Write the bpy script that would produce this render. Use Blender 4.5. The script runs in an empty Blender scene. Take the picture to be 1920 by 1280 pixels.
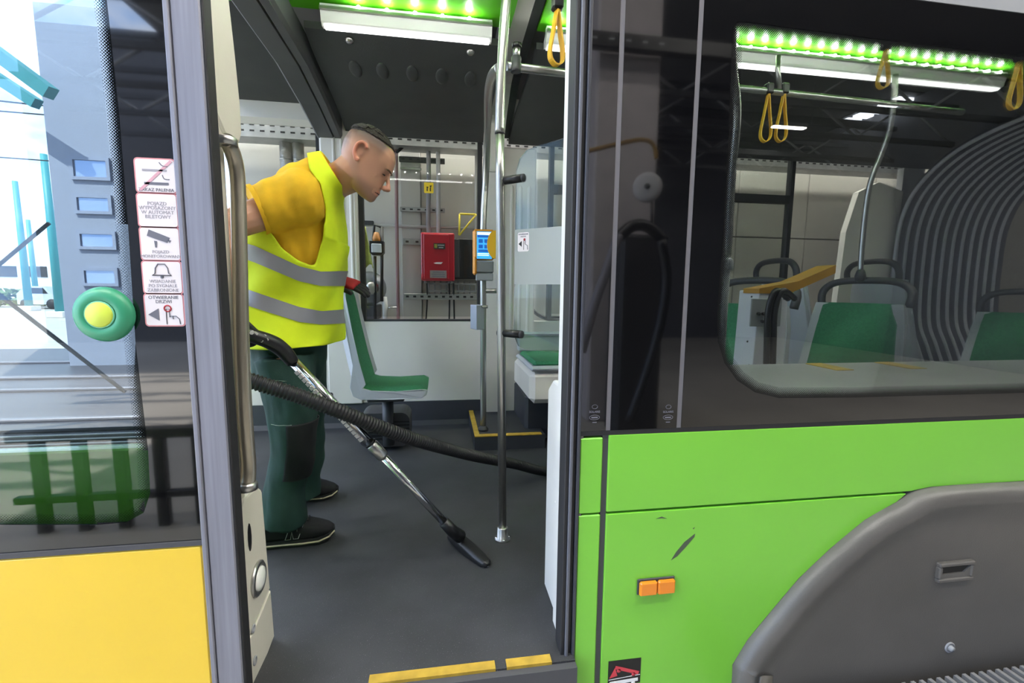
import bpy, math, random
import numpy as np
from mathutils import Vector, Matrix, noise
random.seed(7)
S = bpy.context.scene
COL = S.collection
# ------------------------------------------------------------------ camera
FPX = 853.0
CAM = Vector((0, 0, 0.95))
YAW, PIT, ROL = (math.radians(a) for a in (8.9, 6.7, 0.6))
FW = Vector((math.sin(YAW)*math.cos(PIT), math.cos(YAW)*math.cos(PIT), -math.sin(PIT)))
_r = Vector((math.cos(YAW), -math.sin(YAW), 0)); _u = _r.cross(FW)
RT = _r*math.cos(ROL) + _u*math.sin(ROL); UP = _u*math.cos(ROL) - _r*math.sin(ROL)
cd = bpy.data.cameras.new('camera'); cam = bpy.data.objects.new('camera', cd); COL.objects.link(cam)
cd.sensor_width = 36; cd.lens = FPX/1920*36; cd.clip_start = 0.02; cd.clip_end = 500
M = Matrix((RT, UP, -FW)).transposed().to_4x4(); M.translation = CAM
cam.matrix_world = M; S.camera = cam
# ------------------------------------------------------------------ sky, sun, exposure
W = bpy.data.worlds.new('sky'); S.world = W; W.use_nodes = True
nt = W.node_tree; N = nt.nodes; L = nt.links; N.clear()
tc = N.new('ShaderNodeTexCoord'); mp = N.new('ShaderNodeMapping'); mp.inputs['Scale'].default_value = (1, 1, 2.2)
nz = N.new('ShaderNodeTexNoise'); nz.inputs['Scale'].default_value = 3.4; nz.inputs['Detail'].default_value = 7; nz.inputs['Roughness'].default_value = .55
rp = N.new('ShaderNodeValToRGB'); rp.color_ramp.elements[0].position = .45; rp.color_ramp.elements[0].color = (.30, .47, .80, 1)
rp.color_ramp.elements[1].position = .60; rp.color_ramp.elements[1].color = (.92, .95, 1, 1)
bg = N.new('ShaderNodeBackground'); bg.inputs['Strength'].default_value = 2.4; wo = N.new('ShaderNodeOutputWorld')
L.new(tc.outputs['Generated'], mp.inputs['Vector']); L.new(mp.outputs[0], nz.inputs['Vector']); L.new(nz.outputs[0], rp.inputs[0])
L.new(rp.outputs[0], bg.inputs[0]); L.new(bg.outputs[0], wo.inputs[0])
sl = bpy.data.lights.new('sun', 'SUN'); sl.energy = 6.0; sl.angle = math.radians(.6); sl.color = (1, .95, .86)
so = bpy.data.objects.new('sun', sl); COL.objects.link(so); so.location = (-20, -20, 20)
so.rotation_euler = Vector((.30, .50, -.81)).to_track_quat('-Z', 'Y').to_euler()
S.view_settings.view_transform = 'Standard'; S.view_settings.look = 'None'; S.view_settings.gamma = 1
S.view_settings.use_curve_mapping = False; S.view_settings.exposure = 1.4
HALL_LAMP = 26.0; LED_POWER = 85.0
YO = 1.05      # outer skin of the vehicle
YL = 0.99      # outer face of the slid-open door leaf
YF = 3.15      # inner face of the far wall
YW = 3.95      # depot wall behind the vehicle
ZG = -0.42     # depot ground
# ------------------------------------------------------------------ helpers
def P(px, py, Y=None, X=None, Z=None):
    """point seen at photo pixel (px, py) on the plane Y=, X= or Z="""
    d = FW + RT*((px-960)/FPX) - UP*((py-640)/FPX)
    t = (Y-CAM.y)/d.y if Y is not None else ((X-CAM.x)/d.x if X is not None else (Z-CAM.z)/d.z)
    return CAM + d*t
def MIR(px, py, D):
    """real place of a thing whose mirror image in the right side windows is seen at depth D"""
    p = P(px, py, Y=D); return Vector((p.x, 2*YO-p.y, p.z))
def srgb(h):
    if isinstance(h, tuple): return h if len(h) == 4 else h+(1,)
    h = h.lstrip('#'); c = [int(h[i:i+2], 16)/255 for i in (0, 2, 4)]
    return tuple(((v+.055)/1.055)**2.4 if v > .04045 else v/12.92 for v in c)+(1,)
MATS = {}
def mat(name, col, rough=.5, metal=0, spec=.5, var=0, vscale=8, bump=0, bscale=60, emit=0, stretch=None, coat=0, alpha=None):
    if name in MATS: return MATS[name]
    m = bpy.data.materials.new(name); m.use_nodes = True; t = m.node_tree; b = t.nodes['Principled BSDF']
    c = srgb(col); b.inputs['Base Color'].default_value = c; b.inputs['Roughness'].default_value = rough
    b.inputs['Metallic'].default_value = metal; b.inputs['Specular IOR Level'].default_value = spec
    if coat: b.inputs['Coat Weight'].default_value = coat; b.inputs['Coat Roughness'].default_value = .06
    if emit: b.inputs['Emission Color'].default_value = c; b.inputs['Emission Strength'].default_value = emit
    if var or bump:
        tc = t.nodes.new('ShaderNodeTexCoord'); mp = t.nodes.new('ShaderNodeMapping'); t.links.new(tc.outputs['Object'], mp.inputs[0])
        if stretch: mp.inputs['Scale'].default_value = stretch
    if var:
        n = t.nodes.new('ShaderNodeTexNoise'); n.inputs['Scale'].default_value = vscale; n.inputs['Detail'].default_value = 5
        t.links.new(mp.outputs[0], n.inputs['Vector'])
        r = t.nodes.new('ShaderNodeValToRGB'); r.color_ramp.elements[0].position = .3; r.color_ramp.elements[1].position = .7
        lo = tuple(v*(1-var) for v in c[:3])+(1,); hi = tuple(min(1, v*(1+var)) for v in c[:3])+(1,)
        r.color_ramp.elements[0].color = lo; r.color_ramp.elements[1].color = hi
        t.links.new(n.outputs[0], r.inputs[0]); t.links.new(r.outputs[0], b.inputs['Base Color'])
    if bump:
        n2 = t.nodes.new('ShaderNodeTexNoise'); n2.inputs['Scale'].default_value = bscale; n2.inputs['Detail'].default_value = 3
        t.links.new(mp.outputs[0], n2.inputs['Vector'])
        bp = t.nodes.new('ShaderNodeBump'); bp.inputs['Strength'].default_value = bump; bp.inputs['Distance'].default_value = .01
        t.links.new(n2.outputs[0], bp.inputs['Height']); t.links.new(bp.outputs[0], b.inputs['Normal'])
    MATS[name] = m; return m
def glassmat(name, tint, refl=.08, rough=.0, grow=.5):
    """window glass: tinted see-through plus a mirror share that grows towards grazing angles"""
    if name in MATS: return MATS[name]
    m = bpy.data.materials.new(name); m.use_nodes = True; t = m.node_tree; t.nodes.clear()
    o = t.nodes.new('ShaderNodeOutputMaterial'); mx = t.nodes.new('ShaderNodeMixShader'); tr = t.nodes.new('ShaderNodeBsdfTransparent')
    gl = t.nodes.new('ShaderNodeBsdfGlossy'); gl.inputs['Roughness'].default_value = rough
    tr.inputs[0].default_value = srgb(tint)
    lw = t.nodes.new('ShaderNodeLayerWeight'); lw.inputs[0].default_value = .25
    mr = t.nodes.new('ShaderNodeMapRange'); mr.inputs['To Min'].default_value = refl; mr.inputs['To Max'].default_value = min(1, refl+grow)
    t.links.new(lw.outputs['Fresnel'], mr.inputs['Value']); t.links.new(mr.outputs[0], mx.inputs[0])
    t.links.new(tr.outputs[0], mx.inputs[1]); t.links.new(gl.outputs[0], mx.inputs[2]); t.links.new(mx.outputs[0], o.inputs[0])
    MATS[name] = m; return m
class MB:
    def __init__(s): s.v = []; s.f = []; s.smooth = []
    def add(s, vs, fs, sm=False):
        k = len(s.v); s.v += [tuple(v) for v in vs]; s.f += [tuple(i+k for i in f) for f in fs]; s.smooth += [sm]*len(fs); return s
    def box(s, a, b, c=0.0):
        x0, x1 = sorted((a[0], b[0])); y0, y1 = sorted((a[1], b[1])); z0, z1 = sorted((a[2], b[2]))
        if c <= 0:
            vs = [(x, y, z) for z in (z0, z1) for y in (y0, y1) for x in (x0, x1)]
            return s.add(vs, [(0,2,3,1),(4,5,7,6),(0,1,5,4),(2,6,7,3),(0,4,6,2),(1,3,7,5)])
        c = min(c, (x1-x0)*.49, (y1-y0)*.49, (z1-z0)*.49)
        vs = []; idx = {}
        for sx in (0, 1):
            for sy in (0, 1):
                for sz in (0, 1):
                    X, Y, Z = (x0, x1)[sx], (y0, y1)[sy], (z0, z1)[sz]
                    dx, dy, dz = (c if sx == 0 else -c), (c if sy == 0 else -c), (c if sz == 0 else -c)
                    for ax, p in enumerate(((X, Y+dy, Z+dz), (X+dx, Y, Z+dz), (X+dx, Y+dy, Z))):
                        idx[(sx, sy, sz, ax)] = len(vs); vs.append(p)
        fs = []
        for k in (0, 1):
            fs += [tuple(idx[(k, a, b_, 0)] for a, b_ in ((0,0),(1,0),(1,1),(0,1))), tuple(idx[(a, k, b_, 1)] for a, b_ in ((0,0),(1,0),(1,1),(0,1))),
                   tuple(idx[(a, b_, k, 2)] for a, b_ in ((0,0),(1,0),(1,1),(0,1)))]
            for j in (0, 1):
                fs += [(idx[(k,j,0,0)], idx[(k,j,1,0)], idx[(k,j,1,1)], idx[(k,j,0,1)]), (idx[(k,0,j,0)], idx[(k,1,j,0)], idx[(k,1,j,2)], idx[(k,0,j,2)]),
                       (idx[(0,k,j,1)], idx[(1,k,j,1)], idx[(1,k,j,2)], idx[(0,k,j,2)])]
                for i in (0, 1): fs.append((idx[(i,j,k,0)], idx[(i,j,k,1)], idx[(i,j,k,2)]))
        return s.add(vs, fs)
    def prism(s, pts, d, smooth=False):
        """closed outline pts (3-D, any plane) pushed along vector d"""
        n = len(pts); d = Vector(d); p = [Vector(q) for q in pts]
        s.add(p+[q+d for q in p], [tuple(range(n-1, -1, -1)), tuple(range(n, 2*n))])
        k = len(s.v)-2*n
        for i in range(n):
            s.f.append((k+i, k+(i+1) % n, k+n+(i+1) % n, k+n+i)); s.smooth.append(smooth)
        return s
    def tube(s, pts, r, seg=10, cap=True, closed=False):
        p = [Vector(q) for q in pts]; n = len(p); rs = r if isinstance(r, (list, tuple)) else [r]*n
        up = None; rings = []
        for i in range(n):
            if closed: t = p[(i+1) % n]-p[i-1]
            else: t = p[min(i+1, n-1)]-p[max(i-1, 0)]
            t.normalize()
            if up is None: up = t.orthogonal().normalized()
            else:
                up = up-t*up.dot(t)
                up = up.normalized() if up.length > 1e-6 else t.orthogonal().normalized()
            w = t.cross(up)
            rings.append([p[i]+(up*math.cos(a)+w*math.sin(a))*rs[i] for a in (2*math.pi*k/seg for k in range(seg))])
        return s.rings(rings, cap, closed)
    def rings(s, rings, cap=True, closed=False, wrap=True, smooth=True):
        m = len(rings[0]); vs = [v for r in rings for v in r]; fs = []; n = len(rings)
        for i in range(n if closed else n-1):
            j = (i+1) % n
            for k in range(m if wrap else m-1):
                fs.append((i*m+k, i*m+(k+1) % m, j*m+(k+1) % m, j*m+k))
        s.add(vs, fs, smooth)
        if cap and not closed:
            k = len(s.v)-len(vs); s.f += [tuple(k+i for i in range(m-1, -1, -1)), tuple(k+(n-1)*m+i for i in range(m))]; s.smooth += [False, False]
        return s
    def cyl(s, a, b, r, r2=None, seg=16): return s.tube([a, b], [r, r if r2 is None else r2], seg)
    def lathe(s, c, axis, prof, seg=24):
        c = Vector(c); a = Vector(axis).normalized(); u = a.orthogonal().normalized(); w = a.cross(u)
        return s.rings([[c+a*h+(u*math.cos(t)+w*math.sin(t))*max(r, 1e-5) for t in (2*math.pi*k/seg for k in range(seg))] for r, h in prof])
    def grid(s, rows, smooth=True): return s.rings(rows, False, False, False, smooth)
    def build(s, name, m, parent=None, smooth=None, label=None, bevel=0, recalc=True):
        me = bpy.data.meshes.new(name); me.from_pydata(s.v, [], s.f)
        me.polygons.foreach_set('use_smooth', [bool(x if smooth is None else smooth) for x in s.smooth]); 
        if recalc:
            import bmesh
            bm = bmesh.new(); bm.from_mesh(me); bmesh.ops.recalc_face_normals(bm, faces=bm.faces); bm.to_mesh(me); bm.free()
        me.update(); o = bpy.data.objects.new(name, me); COL.objects.link(o)
        if m: me.materials.append(m)
        if parent is not None: attach(o, parent)
        if label: o['label'] = label
        if bevel:
            bv = o.modifiers.new('bevel', 'BEVEL'); bv.width = bevel; bv.segments = 2; bv.limit_method = 'ANGLE'
        return o
def wloc(o):
    v = Vector(o.location)
    while o.parent: o = o.parent; v = v+Vector(o.location)
    return v
def attach(o, parent): o.parent = parent; o.location = Vector(o.location)-wloc(parent)
def tag(o, label, cat, group=None):
    o['label'] = label; o['category'] = cat
    if group: o['group'] = group
    return o
def thing(name, label, cat, loc=(0, 0, 0), group=None):
    o = bpy.data.objects.new(name, None); COL.objects.link(o); o.location = loc; o.empty_display_size = .1
    return tag(o, label, cat, group)
def struct(o, label=None, cat=None):
    o['kind'] = 'structure'
    if label: o['label'] = label
    if cat: o['category'] = cat
    return o
def sroot(name, label, cat, loc=(0, 0, 0)): return struct(thing(name, label, cat, loc))
def part(name, m, parent, label=None, **k):
    """returns a builder whose .done() links it"""
    b = MB(); b.done = lambda **kk: b.build(name, m, parent, label=label, **{**k, **kk}); return b
def copy_tree(o, parent=None):
    c = o.copy(); COL.objects.link(c); c.parent = parent
    for ch in list(o.children): copy_tree(ch, c)
    return c
def smoothpath(pts, n=8):
    p = [Vector(q) for q in pts]; out = []
    for i in range(len(p)-1):
        a, b, c, d = p[max(i-1, 0)], p[i], p[i+1], p[min(i+2, len(p)-1)]
        for k in range(n):
            t = k/n; out.append(.5*((2*b)+(c-a)*t+(2*a-5*b+4*c-d)*t*t+(3*b-a-3*c+d)*t**3))
    return out+[p[-1]]
def rrect(cx, cz, w, h, r, n=5):
    """rounded rectangle outline in 2-D, counter-clockwise"""
    o = []
    for sx, sz, a0 in ((1, 1, 0), (-1, 1, 90), (-1, -1, 180), (1, -1, 270)):
        for k in range(n+1):
            a = math.radians(a0+90*k/n); o.append((cx+sx*(w/2-r)+r*math.cos(a), cz+sz*(h/2-r)+r*math.sin(a)))
    return o
def plate(pts2, y, d): return [Vector((p[0], y, p[1])) for p in pts2], (0, d, 0)
def text(name, s, org, size, m, parent, right=(1, 0, 0), up=(0, 0, 1), align='CENTER', ext=.0004, bold=0.0):
    cu = bpy.data.curves.new(name, 'FONT'); cu.body = s; cu.size = size; cu.align_x = align; cu.align_y = 'CENTER'; cu.extrude = ext; cu.offset = bold
    cu.resolution_u = 3
    t = bpy.data.objects.new(name, cu); COL.objects.link(t)
    me = bpy.data.meshes.new_from_object(t.evaluated_get(bpy.context.evaluated_depsgraph_get())); bpy.data.objects.remove(t)
    r = Vector(right).normalized(); u = Vector(up).normalized(); n = r.cross(u)
    R = Matrix((r, u, n)).transposed().to_4x4(); R.translation = Vector(org); me.transform(R); me.materials.clear(); me.materials.append(m)
    o = bpy.data.objects.new(name, me); COL.objects.link(o); attach(o, parent); return o
def quad(name, pts, m, parent, d=(0, -.0006, 0), label=None):
    return MB().prism(pts, d).build(name, m, parent, label=label)
# ------------------------------------------------------------------ materials
WHITE = mat('white_gelcoat', '#d6d5cf', .42, var=.04, vscale=5, bump=.04, bscale=220)
WALLW = mat('white_wall_panel', '#cdc9c3', .5, var=.04, vscale=3)
DARKC = mat('dark_ceiling_plastic', '#3c3e3f', .55, bump=.15, bscale=300, var=.08)
GREEN = mat('green_paint', '#7cc93f', .32, coat=.35, var=.03, vscale=3)
YELLOW = mat('yellow_paint', '#f7cf3e', .35, coat=.3, var=.02, vscale=4)
BLACKR = mat('black_rubber', '#232325', .6)
GREYR = mat('grey_rubber', '#4a4a4e', .6)
ALU = mat('aluminium_extrusion', '#8f909c', .42, metal=.35, var=.12, vscale=4, stretch=(30, 30, 1))
STEEL = mat('brushed_steel', '#b9b8b4', .34, metal=1, bump=.03, bscale=400)
CHROME = mat('chrome', '#cfcfcf', .12, metal=1)
FLOORM = mat('grey_speckled_rubber_floor', '#36373a', .62, var=.25, vscale=5, bump=.25, bscale=500)
_t = FLOORM.node_tree; _p = _t.nodes['Principled BSDF']; _src = _p.inputs['Base Color'].links[0].from_socket
_n = _t.nodes.new('ShaderNodeTexNoise'); _n.inputs['Scale'].default_value = 420; _n.inputs['Detail'].default_value = 1
_c = _t.nodes.new('ShaderNodeTexCoord'); _t.links.new(_c.outputs['Object'], _n.inputs['Vector'])
_r = _t.nodes.new('ShaderNodeValToRGB'); _r.color_ramp.elements[0].position = .70; _r.color_ramp.elements[1].position = .78
_m = _t.nodes.new('ShaderNodeMixRGB'); _m.inputs[2].default_value = (.22, .22, .23, 1)
_t.links.new(_n.outputs[0], _r.inputs[0]); _t.links.new(_r.outputs[0], _m.inputs[0]); _t.links.new(_src, _m.inputs[1]); _t.links.new(_m.outputs[0], _p.inputs['Base Color'])
FLOORD = mat('dark_upstand_rubber', '#303238', .55, var=.1)
SAFETY = mat('yellow_step_edge', '#b39333', .6, var=.2, vscale=25)
FRIT = mat('black_printed_glass', '#08080a', .03, spec=1.0, coat=1.0)
SKIRT = mat('grey_skirt_plastic', '#5a5753', .38, var=.12, vscale=4, bump=.06, bscale=250)
BLACKP = mat('black_plastic', '#141416', .4)
DGREY = mat('dark_grey_plastic', '#3a3a3d', .5)
GREYP = mat('grey_plastic', '#8d8f92', .45)
SEATG = mat('green_seat_fabric', '#2c7350', .8, var=.18, vscale=120, bump=.2, bscale=500)
SEATF = mat('pale_grey_seat_shell', '#a7abb3', .4)
STRAPY = mat('yellow_strap', '#d9a520', .5)
GALV = mat('galvanised_steel', '#a3a4a5', .45, metal=.6, var=.12, vscale=14)
CONC = mat('depot_wall_panel', '#cdc8c1', .8, var=.05, vscale=2)
ORANGE = mat('orange_lens', '#ef8a1d', .25, coat=.5)
STW = mat('sticker_white', '#ece4e6', .5)
STP = mat('sticker_pink_rim', '#d98f92', .5)
INK = mat('ink_grey', '#6d6d78', .6)
INKL = mat('ink_pale', '#a7a3ac', .6)
INKB = mat('ink_black', '#1b1b20', .6)
RED = mat('signal_red', '#b02430', .35, coat=.3)
PINKL = mat('pale_pink_line', '#dba6b2', .5)
WHITEP = mat('white_print', '#e6e6e8', .5)
GLASS_L = glassmat('door_glass', '#d5dce0', .05)
GLASS_I = glassmat('clear_glass', '#edf0ee', .006, grow=.25)
GLASS_R = glassmat('tinted_window_glass', '#e4e7e5', .07)
# ------------------------------------------------------------------ vehicle shell: floor
fl = sroot('floor', 'dark grey speckled rubber floor of the tram', 'floor')
MB().box((-1.75, YO+.06, -.12), (4.6, YF+.06, 0)).build('floor_covering', FLOORM, fl)
MB().box((-.60, YO-.02, -.12), (.335, YO+.06, 0)).build('sill_covering', FLOORM, fl)
for (a, b, c, d) in (((690, 1283), (930, 1258), 0, 0), ((955, 1276), (1036, 1244), 0, 0)):
    q0 = P(a[0], a[1], Z=.004); q1 = P(b[0], b[1], Z=.004)
    MB().box((q0.x-.0, YO-.022, -.02), (q1.x, YO+.004, .004)).build('yellow_edge_strip', SAFETY, fl)
MB().box((-.60, YO-.04, -.14), (.335, YO-.021, -.004)).build('sill_nosing', GREYR, fl)
# raised podium with the validator, yellow edge
pod_y = P(893, 845, Z=0).y; pz = .085
px0 = P(890, 822, Y=pod_y).x
po = sroot('trim_1', 'raised dark floor podium with yellow edge line', 'podium')
MB().prism([(px0, pod_y, 0), (px0+.42, pod_y, 0), (px0+.42, YF, 0), (px0, YF, 0)], (0, 0, pz)).build('podium_block', FLOORD, po)
MB().box((px0, pod_y-.004, pz-.001), (px0+.40, pod_y+.035, pz+.004)).build('yellow_edge', SAFETY, po)
MB().box((px0, pod_y+.035, pz-.001), (px0+.03, pod_y+.62, pz+.004)).build('yellow_edge', SAFETY, po)
MB().box((px0+.32, pod_y+.12, 0), (px0+1.6, YF, .30), .02).build('bench_plinth', FLOORD, po)
# ------------------------------------------------------------------ far wall
zs = P(760, 602, Y=YF).z; zb = P(760, 753, Y=YF).z
zt = 2.02
xa0, xa1 = P(606, 400, Y=YF).x, P(672, 400, Y=YF).x       # ribbed pillar
xb0, xb1 = P(904, 400, Y=YF).x, P(1003, 400, Y=YF).x      # white portal
wf = sroot('wall_far', 'pale lower wall panels under the far windows', 'wall')
xL = -1.75
for a, b in ((xL, xa1-.012), (xa1-.006, xb0-.003), (xb0+.003, 1.35), (1.356, 3.0)):
    MB().box((a, YF, zb), (b, YF+.05, zs), .004).build('wall_panel', WALLW, wf)
MB().box((xL, YF+.01, zt-.02), (3.4, YF+.06, 2.35)).build('upper_panel', WALLW, wf)
bb = struct(MB().prism([(xL, YF-.03, 0), (xL, YF-.012, .03), (xL, YF, zb), (xL, YF+.05, zb), (xL, YF+.05, 0)], (xb0-xL, 0, 0)).build('baseboard_far', FLOORD))
bb['label'] = 'dark floor covering turned up along the far wall'
def window_far(i, x0, x1, z0, z1, label, vent=False):
    w = sroot('window_%d' % i, label, 'window')
    t = .03
    MB().box((x0+t, YF+.022, z0+t), (x1-t, YF+.028, z1-t)).build('pane', GLASS_I, w)
    f = MB()
    f.box((x0, YF, z0), (x0+t, YF+.05, z1)).box((x1-t, YF, z0), (x1, YF+.05, z1)).box((x0+t, YF, z0), (x1-t, YF+.05, z0+.012)).box((x0+t, YF, z1-t), (x1-t, YF+.05, z1))
    f.build('rubber_frame', BLACKR, w)
    if vent: MB().box((x0+t, YF+.005, z1-.42), (x1-t, YF+.045, z1-.36)).build('vent_bar', BLACKR, w)
    return w
win1 = window_far(1, xa1, xb0, zs, zt, 'window in the far wall showing the red cabinet')
window_far(2, xL+.05, xa0, zs, zt, 'window in the far wall behind the worker')
window_far(3, xb1+.10, 1.55, zs+.02, zt, 'window with dark vent bar behind the glass screen', True)
window_far(4, 1.62, 2.62, zs+.02, zt, 'far window seen through the tinted side window', True)
# small yellow pictogram on the window
c = P(804, 352, Y=YF+.02)
st = MB().prism(*plate(rrect(c.x, c.z, .062, .068, .006), YF+.019, .001)).build('sticker', mat('sticker_yellow', '#e8c51f', .5), win1, label='yellow square pictogram sticker')
for dx, h in ((-.011, .030), (.010, .040)):
    b = MB(); zz = c.z-.022
    b.tube([(c.x+dx, YF+.0175, zz), (c.x+dx, YF+.0175, zz+h*.6)], .0035, 6).tube([(c.x+dx, YF+.0175, zz+h*.5), (c.x+dx+.008, YF+.0175, zz+h*.95)], .002, 6)
    b.lathe((c.x+dx, YF+.0175, zz+h*.82), (0, -1, 0), [(0, 0), (.0045, 0), (.0045, .001), (0, .001)], 10).build('figure', INKB, st)
# ribbed pillar
def pillar(i, x0, x1, z0, z1, label, ribs, y=YF-.05):
    r = sroot('trim_%d' % i, label, 'pillar')
    MB().box((x0, y, z0), (x1, YF+.03, z1), .012).build('pillar_body', WALLW, r)
    n = len(ribs)
    for q in ribs:
        xc = x0+(x1-x0)*q; b = MB()
        prof = [(-.011, 0), (-.008, -.008), (0, -.011), (.008, -.008), (.011, 0)]
        rows = [[(xc+dx*k, y+.002+dy*k, z) for dx, dy in prof] for z, k in ((z0+.06, .1), (z0+.075, 1), (z1-.165, 1), (z1-.15, .1))]
        b.grid(rows).build('rib', WALLW, r)
    return r
pillar(2, xa0, xa1, zs-.02, P(640, 216, Y=YF).z, 'white ribbed pillar between the far windows, behind the head', (.40, .62, .84))
MB().box((xa0, YF-.02, zb), (xa1-.004, YF+.0, zs-.022), .006).build('pillar_foot', WALLW, wf)
b = MB(); zz = P(690, 232, Y=YF-.04).z
b.prism([(xa1, YF-.05, zz+.04), (xa1+.12, YF-.05, zz+.035), (xa1+.10, YF-.05, zz+.01), (xa1+.05, YF-.05, zz-.01), (xa1+.02, YF-.05, zz-.05), (xa1, YF-.05, zz-.07)], (0, .05, 0)).build('pillar_bracket', WALLW, wf)
# white portal: flat column, ribbed column, and the arch over the ceiling
pr = sroot('trim_3', 'white portal frame arching over the aisle beside the ticket pole', 'portal')
xm = P(942, 400, Y=YF-.08).x
def arch(x0, x1, y_in, name, m, t=.05, zlo=zb-.24):
    prof = [(YF-y_in, zlo), (YF-y_in, 1.55), (YF-y_in-.02, 1.72), (YF-y_in-.10, 1.90), (YF-y_in-.28, 2.05), (YF-y_in-.55, 2.14), (1.35, 2.2)]
    prof = [(YF-y_in, zlo)]+[q for q in prof[1:] if q[1] > zlo]
    pp = smoothpath([(0, a, b) for a, b in prof], 5)
    o2 = [Vector((0, min(p.y+t, YF+.02) if p.z < 1.6 else p.y+t*.7, p.z+(t if p.z > 1.6 else 0))) for p in pp]
    b = MB(); rows = [[(x0, p.y, p.z), (x1, p.y, p.z), (x1, q.y, q.z), (x0, q.y, q.z)] for p, q in zip(pp, o2)]
    return b.rings(rows).build(name, m, pr, smooth=False)
arch(xb0, xm, .05, 'flat_column', WALLW)
MB().box((xm+.003, YF-.03, zb-.24), (xb1, YF+.03, 1.88), .01).build('ribbed_column', WALLW, pr)
for q in (.3, .55, .8):
    xc = xm+(xb1-xm)*q
    MB().grid([[(xc+dx*k, YF-.028+dy*k, z) for dx, dy in ((-.013, 0), (-.008, -.008), (.008, -.008), (.013, 0))] for z, k in ((.62, .1), (.64, 1), (1.62, 1), (1.64, .1))]).build('rib', WALLW, pr)
arch(xm+.002, xm+.045, .04, 'dark_rim', DARKC, .05, 1.93)
# ledge and lower wall to the right of the portal
zl = P(1010, 622, Y=YF-.05).z
b = MB(); b.box((xb1-.12, YF-.10, zl-.13), (1.5, YF-.01, zl), .008); b.build('ledge', mat('blue_grey_ledge', '#9aa5a6', .4), wf)
MB().box((xb1-.12, YF-.115, zl-.02), (1.5, YF-.10, zl-.008)).build('ledge_rail', ALU, wf)
# ------------------------------------------------------------------ ceiling
ce = sroot('ceiling', 'dark grey moulded ceiling coves with green centre panel', 'ceiling')
def cove(x0, x1, name='cove_panel', m=DARKC, dz=0.0, ylo=YF-.0):
    prof = [(YF-.02, 1.90), (YF-.10, 1.93), (YF-.25, 1.965), (YF-.5, 2.0), (YF-.75, 2.03), (2.24, 2.065)]
    pp = smoothpath([(0, a, b_+dz) for a, b_ in prof], 5)
    rows = [[(x0, p.y, p.z), (x1, p.y, p.z)] for p in pp]+[[(x0, p.y, p.z+.03), (x1, p.y, p.z+.03)] for p in reversed(pp)]
    return MB().rings([[r[0], r[1]] for r in rows], False, True, False).build(name, m, ce, smooth=False)
xbeam = -.60
cvA = cove(xbeam+.02, xb0+.02); cove(-1.3, xbeam-.12, dz=.13); MB().box((-1.38, YF-.07, P(530, 232, Y=YF-.07).z), (xbeam-.10, YF+.0, P(530, 186, Y=YF-.07).z+.02), .03).build('white_header', WALLW, ce); cove(xm+.045, 4.5)
# bolts and dimples on the cove
def cove_pt(px, py):
    # march along the ray to the cove surface
    lo = None
    for k in range(400):
        Y = 1.9+k*.003; p = P(px, py, Y=Y)
        zz = np.interp(p.y, [2.19, YF-.75, YF-.5, YF-.25, YF-.1, YF-.02], [2.065, 2.03, 2.0, 1.965, 1.93, 1.90])
        if p.z < 0: continue
        if p.z >= zz and lo is not None: return p
        lo = p
    return p
for q in ((655, 76), (882, 98)):
    p = cove_pt(*q); MB().lathe(p+Vector((0, 0, .004)), (0, -.12, -1), [(.0, .014), (.012, .014), (.015, .010), (.019, .006), (.019, 0)], 14).build('bolt', STEEL, cvA)
for q in ((663, 118), (715, 122), (772, 127), (828, 132), (883, 137)):
    p = cove_pt(*q)
    rows = []
    for k, (s_, h) in enumerate(((1, 0), (.85, .012), (.5, .016), (.15, .016))):
        rows.append([(p.x+.032*s_*math.cos(a), p.y+.05+.075*s_*math.sin(a), np.interp(p.y+.05+.075*s_*math.sin(a), [2.19, YF-.75, YF-.5, YF-.25], [2.06, 2.03, 2.0, 1.965])-h*.6+.002) for a in (2*math.pi*j/16 for j in range(16))])
    MB().rings(rows).build('dimple', DARKC, cvA)
# inclined dark beam
beam = MB(); zz = [(YF-.02, 1.86), (YF-.4, 1.93), (2.4, 1.975), (1.2, 1.985)]
xw = .155
rows = [[(xbeam-xw, y, z+.10), (xbeam-xw, y, z+.012), (xbeam-xw+.012, y, z), (xbeam-.055, y, z), (xbeam-.05, y, z+.012), (xbeam-.045, y, z), (xbeam-.01, y, z), (xbeam, y, z+.02), (xbeam, y, z+.12)] for y, z in zz]
beam.rings(rows).build('ceiling_beam', mat('dark_beam', '#47484a', .5), ce, smooth=False)
# centre: green ceiling panel
GREENC = mat('green_ceiling_panel', '#57b51d', .35)
MB().box((-1.3, 1.30, 2.155), (xb0+.05, 2.26, 2.18)).build('green_panel', GREENC, ce)
MB().box((xm+.05, 1.30, 2.155), (4.5, 2.26, 2.18)).build('green_panel', GREENC, ce)
MB().box((-1.3, YO+.06, 2.05), (4.5, 1.20, 2.17)).build('near_side_cove', DARKC, ce)
MB().box((-1.3, YO-.0, 2.2), (4.6, YF+.1, 2.5)).build('roof', mat('roof_paint', '#8f8f8f', .6), ce)
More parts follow.
